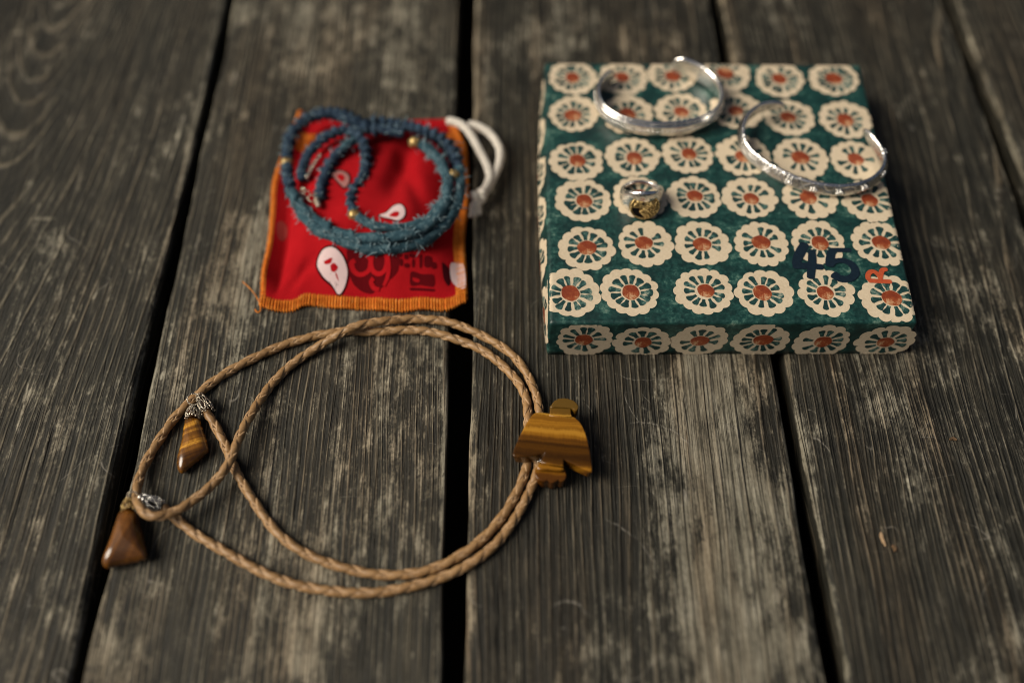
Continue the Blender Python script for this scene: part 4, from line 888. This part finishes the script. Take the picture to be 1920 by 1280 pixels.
def stone(outline, zb, zt, mat, parent, k=.45, slope=(0, 0)):
    """polished drop: gently domed face rolling over into broad rounded sides"""
    p = spline([(a, b, 0) for a, b, _ in outline], .05, True); c = p.mean(0); K = len(p); V = []; F = []
    zm = zb+(zt-zb)*.40; prof = []
    for q in np.linspace(-math.pi/2*.96, 0, 7)[:-1]: prof.append((1-.35*(1-math.cos(q)), zm+(zm-zb)*math.sin(q)))
    for q in np.linspace(0, math.pi/2, 12): prof.append((1-k*(1-math.cos(q)), zm+(zt-zm)*math.sin(q)))
    for q in (.75, .5, .25): prof.append(((1-k)*q, zt+.035*(1-q)))
    fz = tiltp(c, *slope)
    for (s_, zz) in prof:
        for q in p: x, y = c[0]+(q[0]-c[0])*s_, c[1]+(q[1]-c[1])*s_; V.append((x, y, zz+fz(x, y)*(zz-zb)/(zt-zb)))
    n = len(prof)
    for i in range(n-1):
        for q in range(K): l = (q+1) % K; F.append((i*K+q, i*K+l, (i+1)*K+l, (i+1)*K+q))
    V.append((c[0], c[1], zb)); V.append((c[0], c[1], zt+.037))
    for q in range(K): l = (q+1) % K; F.append((len(V)-2, l, q)); F.append((len(V)-1, (n-1)*K+q, (n-1)*K+l))
    ar = sum(p[i-1][0]*p[i][1]-p[i][0]*p[i-1][1] for i in range(K))
    if ar < 0: F = [f[::-1] for f in F]
    return obj("stone_drop", V, F, mat, parent)
def filigree(tip, base, r0, r1, mat, name, parent, n=6, core=None, tk=.85):
    core = core or dark_leather
    """openwork bead cap: ring of pierced diamonds from tip (narrow) to base (wide)"""
    mb = MB(); tip, base = Vector(tip), Vector(base); ax = (base-tip); L = ax.length; ax.normalize(); u = ax.orthogonal().normalized(); v = ax.cross(u)
    pt = lambda s, an, dr=0: np.array(tuple(tip+ax*L*s+(r0+(r1-r0)*min(1, s*1.6)**.7+dr)*(math.cos(an)*u+math.sin(an)*v)))
    for k in range(n):
        a0 = 2*math.pi*k/n; h = math.pi/n
        tube(mb, spline([pt(.35, a0), pt(.62, a0+h*.62, .02), pt(.88, a0), pt(.62, a0-h*.62, .02)], .05, True), .028*tk, 5, True)
        tube(mb, np.array([pt(.0, a0), pt(.2, a0, .015), pt(.35, a0)]), .030*tk, 5)
        tube(mb, np.array([pt(.2, a0+h), pt(.5, a0+h, .01), pt(.80, a0+h)]), .026*tk, 5)
        ellipsoid(mb, pt(.96, a0, .015), (.045,)*3, 8, 5); ellipsoid(mb, pt(.88, a0+h, .0), (.04,)*3, 8, 5)
    for s in (.02, .18): 
        torus(mb, tip+ax*L*s, r0+(r1-r0)*min(1, s*1.6)**.7, .03, ax, 18, 6)
    tube(mb, np.array([tuple(tip+ax*L*s) for s in (.05, .4, .85)]), np.array([r0*.6, r1*.66, r1*.74]), 10, mi=1)
    return mb.build(name, [mat, core], parent)
# upper drop
sA = stone([(-13.112,-3.858,0.360), (-12.868,-3.773,0.360), (-12.600,-3.827,0.360), (-12.466,-4.087,0.360), (-12.305,-4.430,0.360), (-12.154,-4.771,0.360), (-12.011,-5.141,0.360), (-11.984,-5.308,0.360), (-12.104,-5.490,0.360), (-12.332,-5.735,0.360), (-12.585,-5.996,0.360), (-12.758,-6.190,0.360), (-12.875,-6.280,0.360), (-13.024,-6.188,0.360), (-13.123,-5.959,0.360), (-13.163,-5.696,0.360), (-13.138,-5.366,0.360), (-13.109,-4.932,0.360), (-13.136,-4.424,0.360), (-13.135,-4.082,0.360)], .03, .64, te_b, bolo, .62, (.04, .0))
pA = [(-12.901,-3.409,0.520), (-12.817,-3.915,0.460)]
filigree(pA[0], pA[1], .09, .25, pewter, "bead_cap", sA, core=te_c)
mb = MB(); qa = [(-12.888,-3.075,0.550)][0]; torus(mb, qa, .24, .032, (.35, -.25, 1), 28, 8); mb.build("jump_ring", pewter, sA)
qb = [(-12.702,-2.824,0.480), (-12.222,-3.621,0.360)]
filigree(qb[0], qb[1], .13, .255, pewter, "cord_cap", bolo)
# lower drop
sB = stone([(-14.871,-7.917,0.500), (-14.689,-7.826,0.500), (-14.453,-7.858,0.500), (-14.235,-8.014,0.500), (-14.005,-8.535,0.500), (-13.728,-9.227,0.500), (-13.514,-9.760,0.500), (-13.715,-9.875,0.500), (-14.193,-9.988,0.500), (-14.698,-10.100,0.500), (-14.989,-10.170,0.500), (-15.157,-10.010,0.500), (-15.142,-9.718,0.500), (-15.059,-9.188,0.500), (-14.987,-8.528,0.500), (-14.941,-8.132,0.500)], .04, .86, te_c, bolo, .66, (-.02, .03))
pB = [(-14.584,-7.527,0.700), (-14.500,-7.963,0.600)]
filigree(pB[0], pB[1], .12, .27, gold, "bead_cap", sB, core=te_c)
mb = MB(); qa = [(-14.390,-7.471,0.850)][0]; torus(mb, qa, .20, .035, (.2, -1, .4), 24, 8); mb.build("jump_ring", pewter, sB)
qb = [(-14.111,-7.504,0.850), (-13.296,-7.827,0.550)]
filigree(qb[0], qb[1], .10, .24, steel, "cord_cap", bolo, 5, black_m, .8)

# ------------------------------------------------------------------ small debris on the boards
g = G("pale_straw"); c = g.coord(); straw = g.out(g.ramp(g.noise(g.scale(c, (8, 8, 3)), 1, 3), [(.3, (.24, .15, .08)), (.7, (.38, .26, .15))]), .7)
g = G("brown_crumb"); c = g.coord(); crumb = g.out(g.ramp(g.noise(c, 5, 3), [(.3, (.05, .028, .012)), (.7, (.16, .09, .04))]), .8)
def chip(name, pts, wd, th, mat, label):
    p = spline(pts, .05); t, a, b = frames(p); n = len(p); V = []; F = []
    ws = wd*np.interp(np.linspace(0, 1, n), [0, .2, .7, 1], [.35, 1, .8, .15])
    for i in range(n):
        for (x, z) in ((-1, 0), (-.8, 1), (.6, 1.15), (1, 0)): V.append(tuple(p[i]+a[i]*x*ws[i]+np.array([0, 0, z*th])))
        if i: 
            for k in range(4): l = (k+1) % 4; F.append((4*i-4+k, 4*i-4+l, 4*i+l, 4*i+k))
    F += [(3, 2, 1, 0), tuple(4*n-4+k for k in range(4))]
    return tag(obj(name, V, F, mat, None, False), label, "debris")
chip("wood_splinter", [(14.211,-8.856,0.060), (14.218,-9.115,0.060), (14.277,-9.414,0.060)], .07, .06, straw, "pale straw coloured splinter lying on the right hand boards below the box")
chip("bark_crumb", [(17.825,-4.902,0.060), (17.967,-4.855,0.060), (18.094,-4.952,0.060)], .06, .09, crumb, "tiny brown crumb on the far right board right of the box's lower corner")
chip("bark_crumb", [(14.529,-9.374,0.060), (14.623,-9.502,0.060), (14.555,-9.629,0.060)], .07, .07, crumb, "tiny brown crumb touching the foot of the pale splinter")
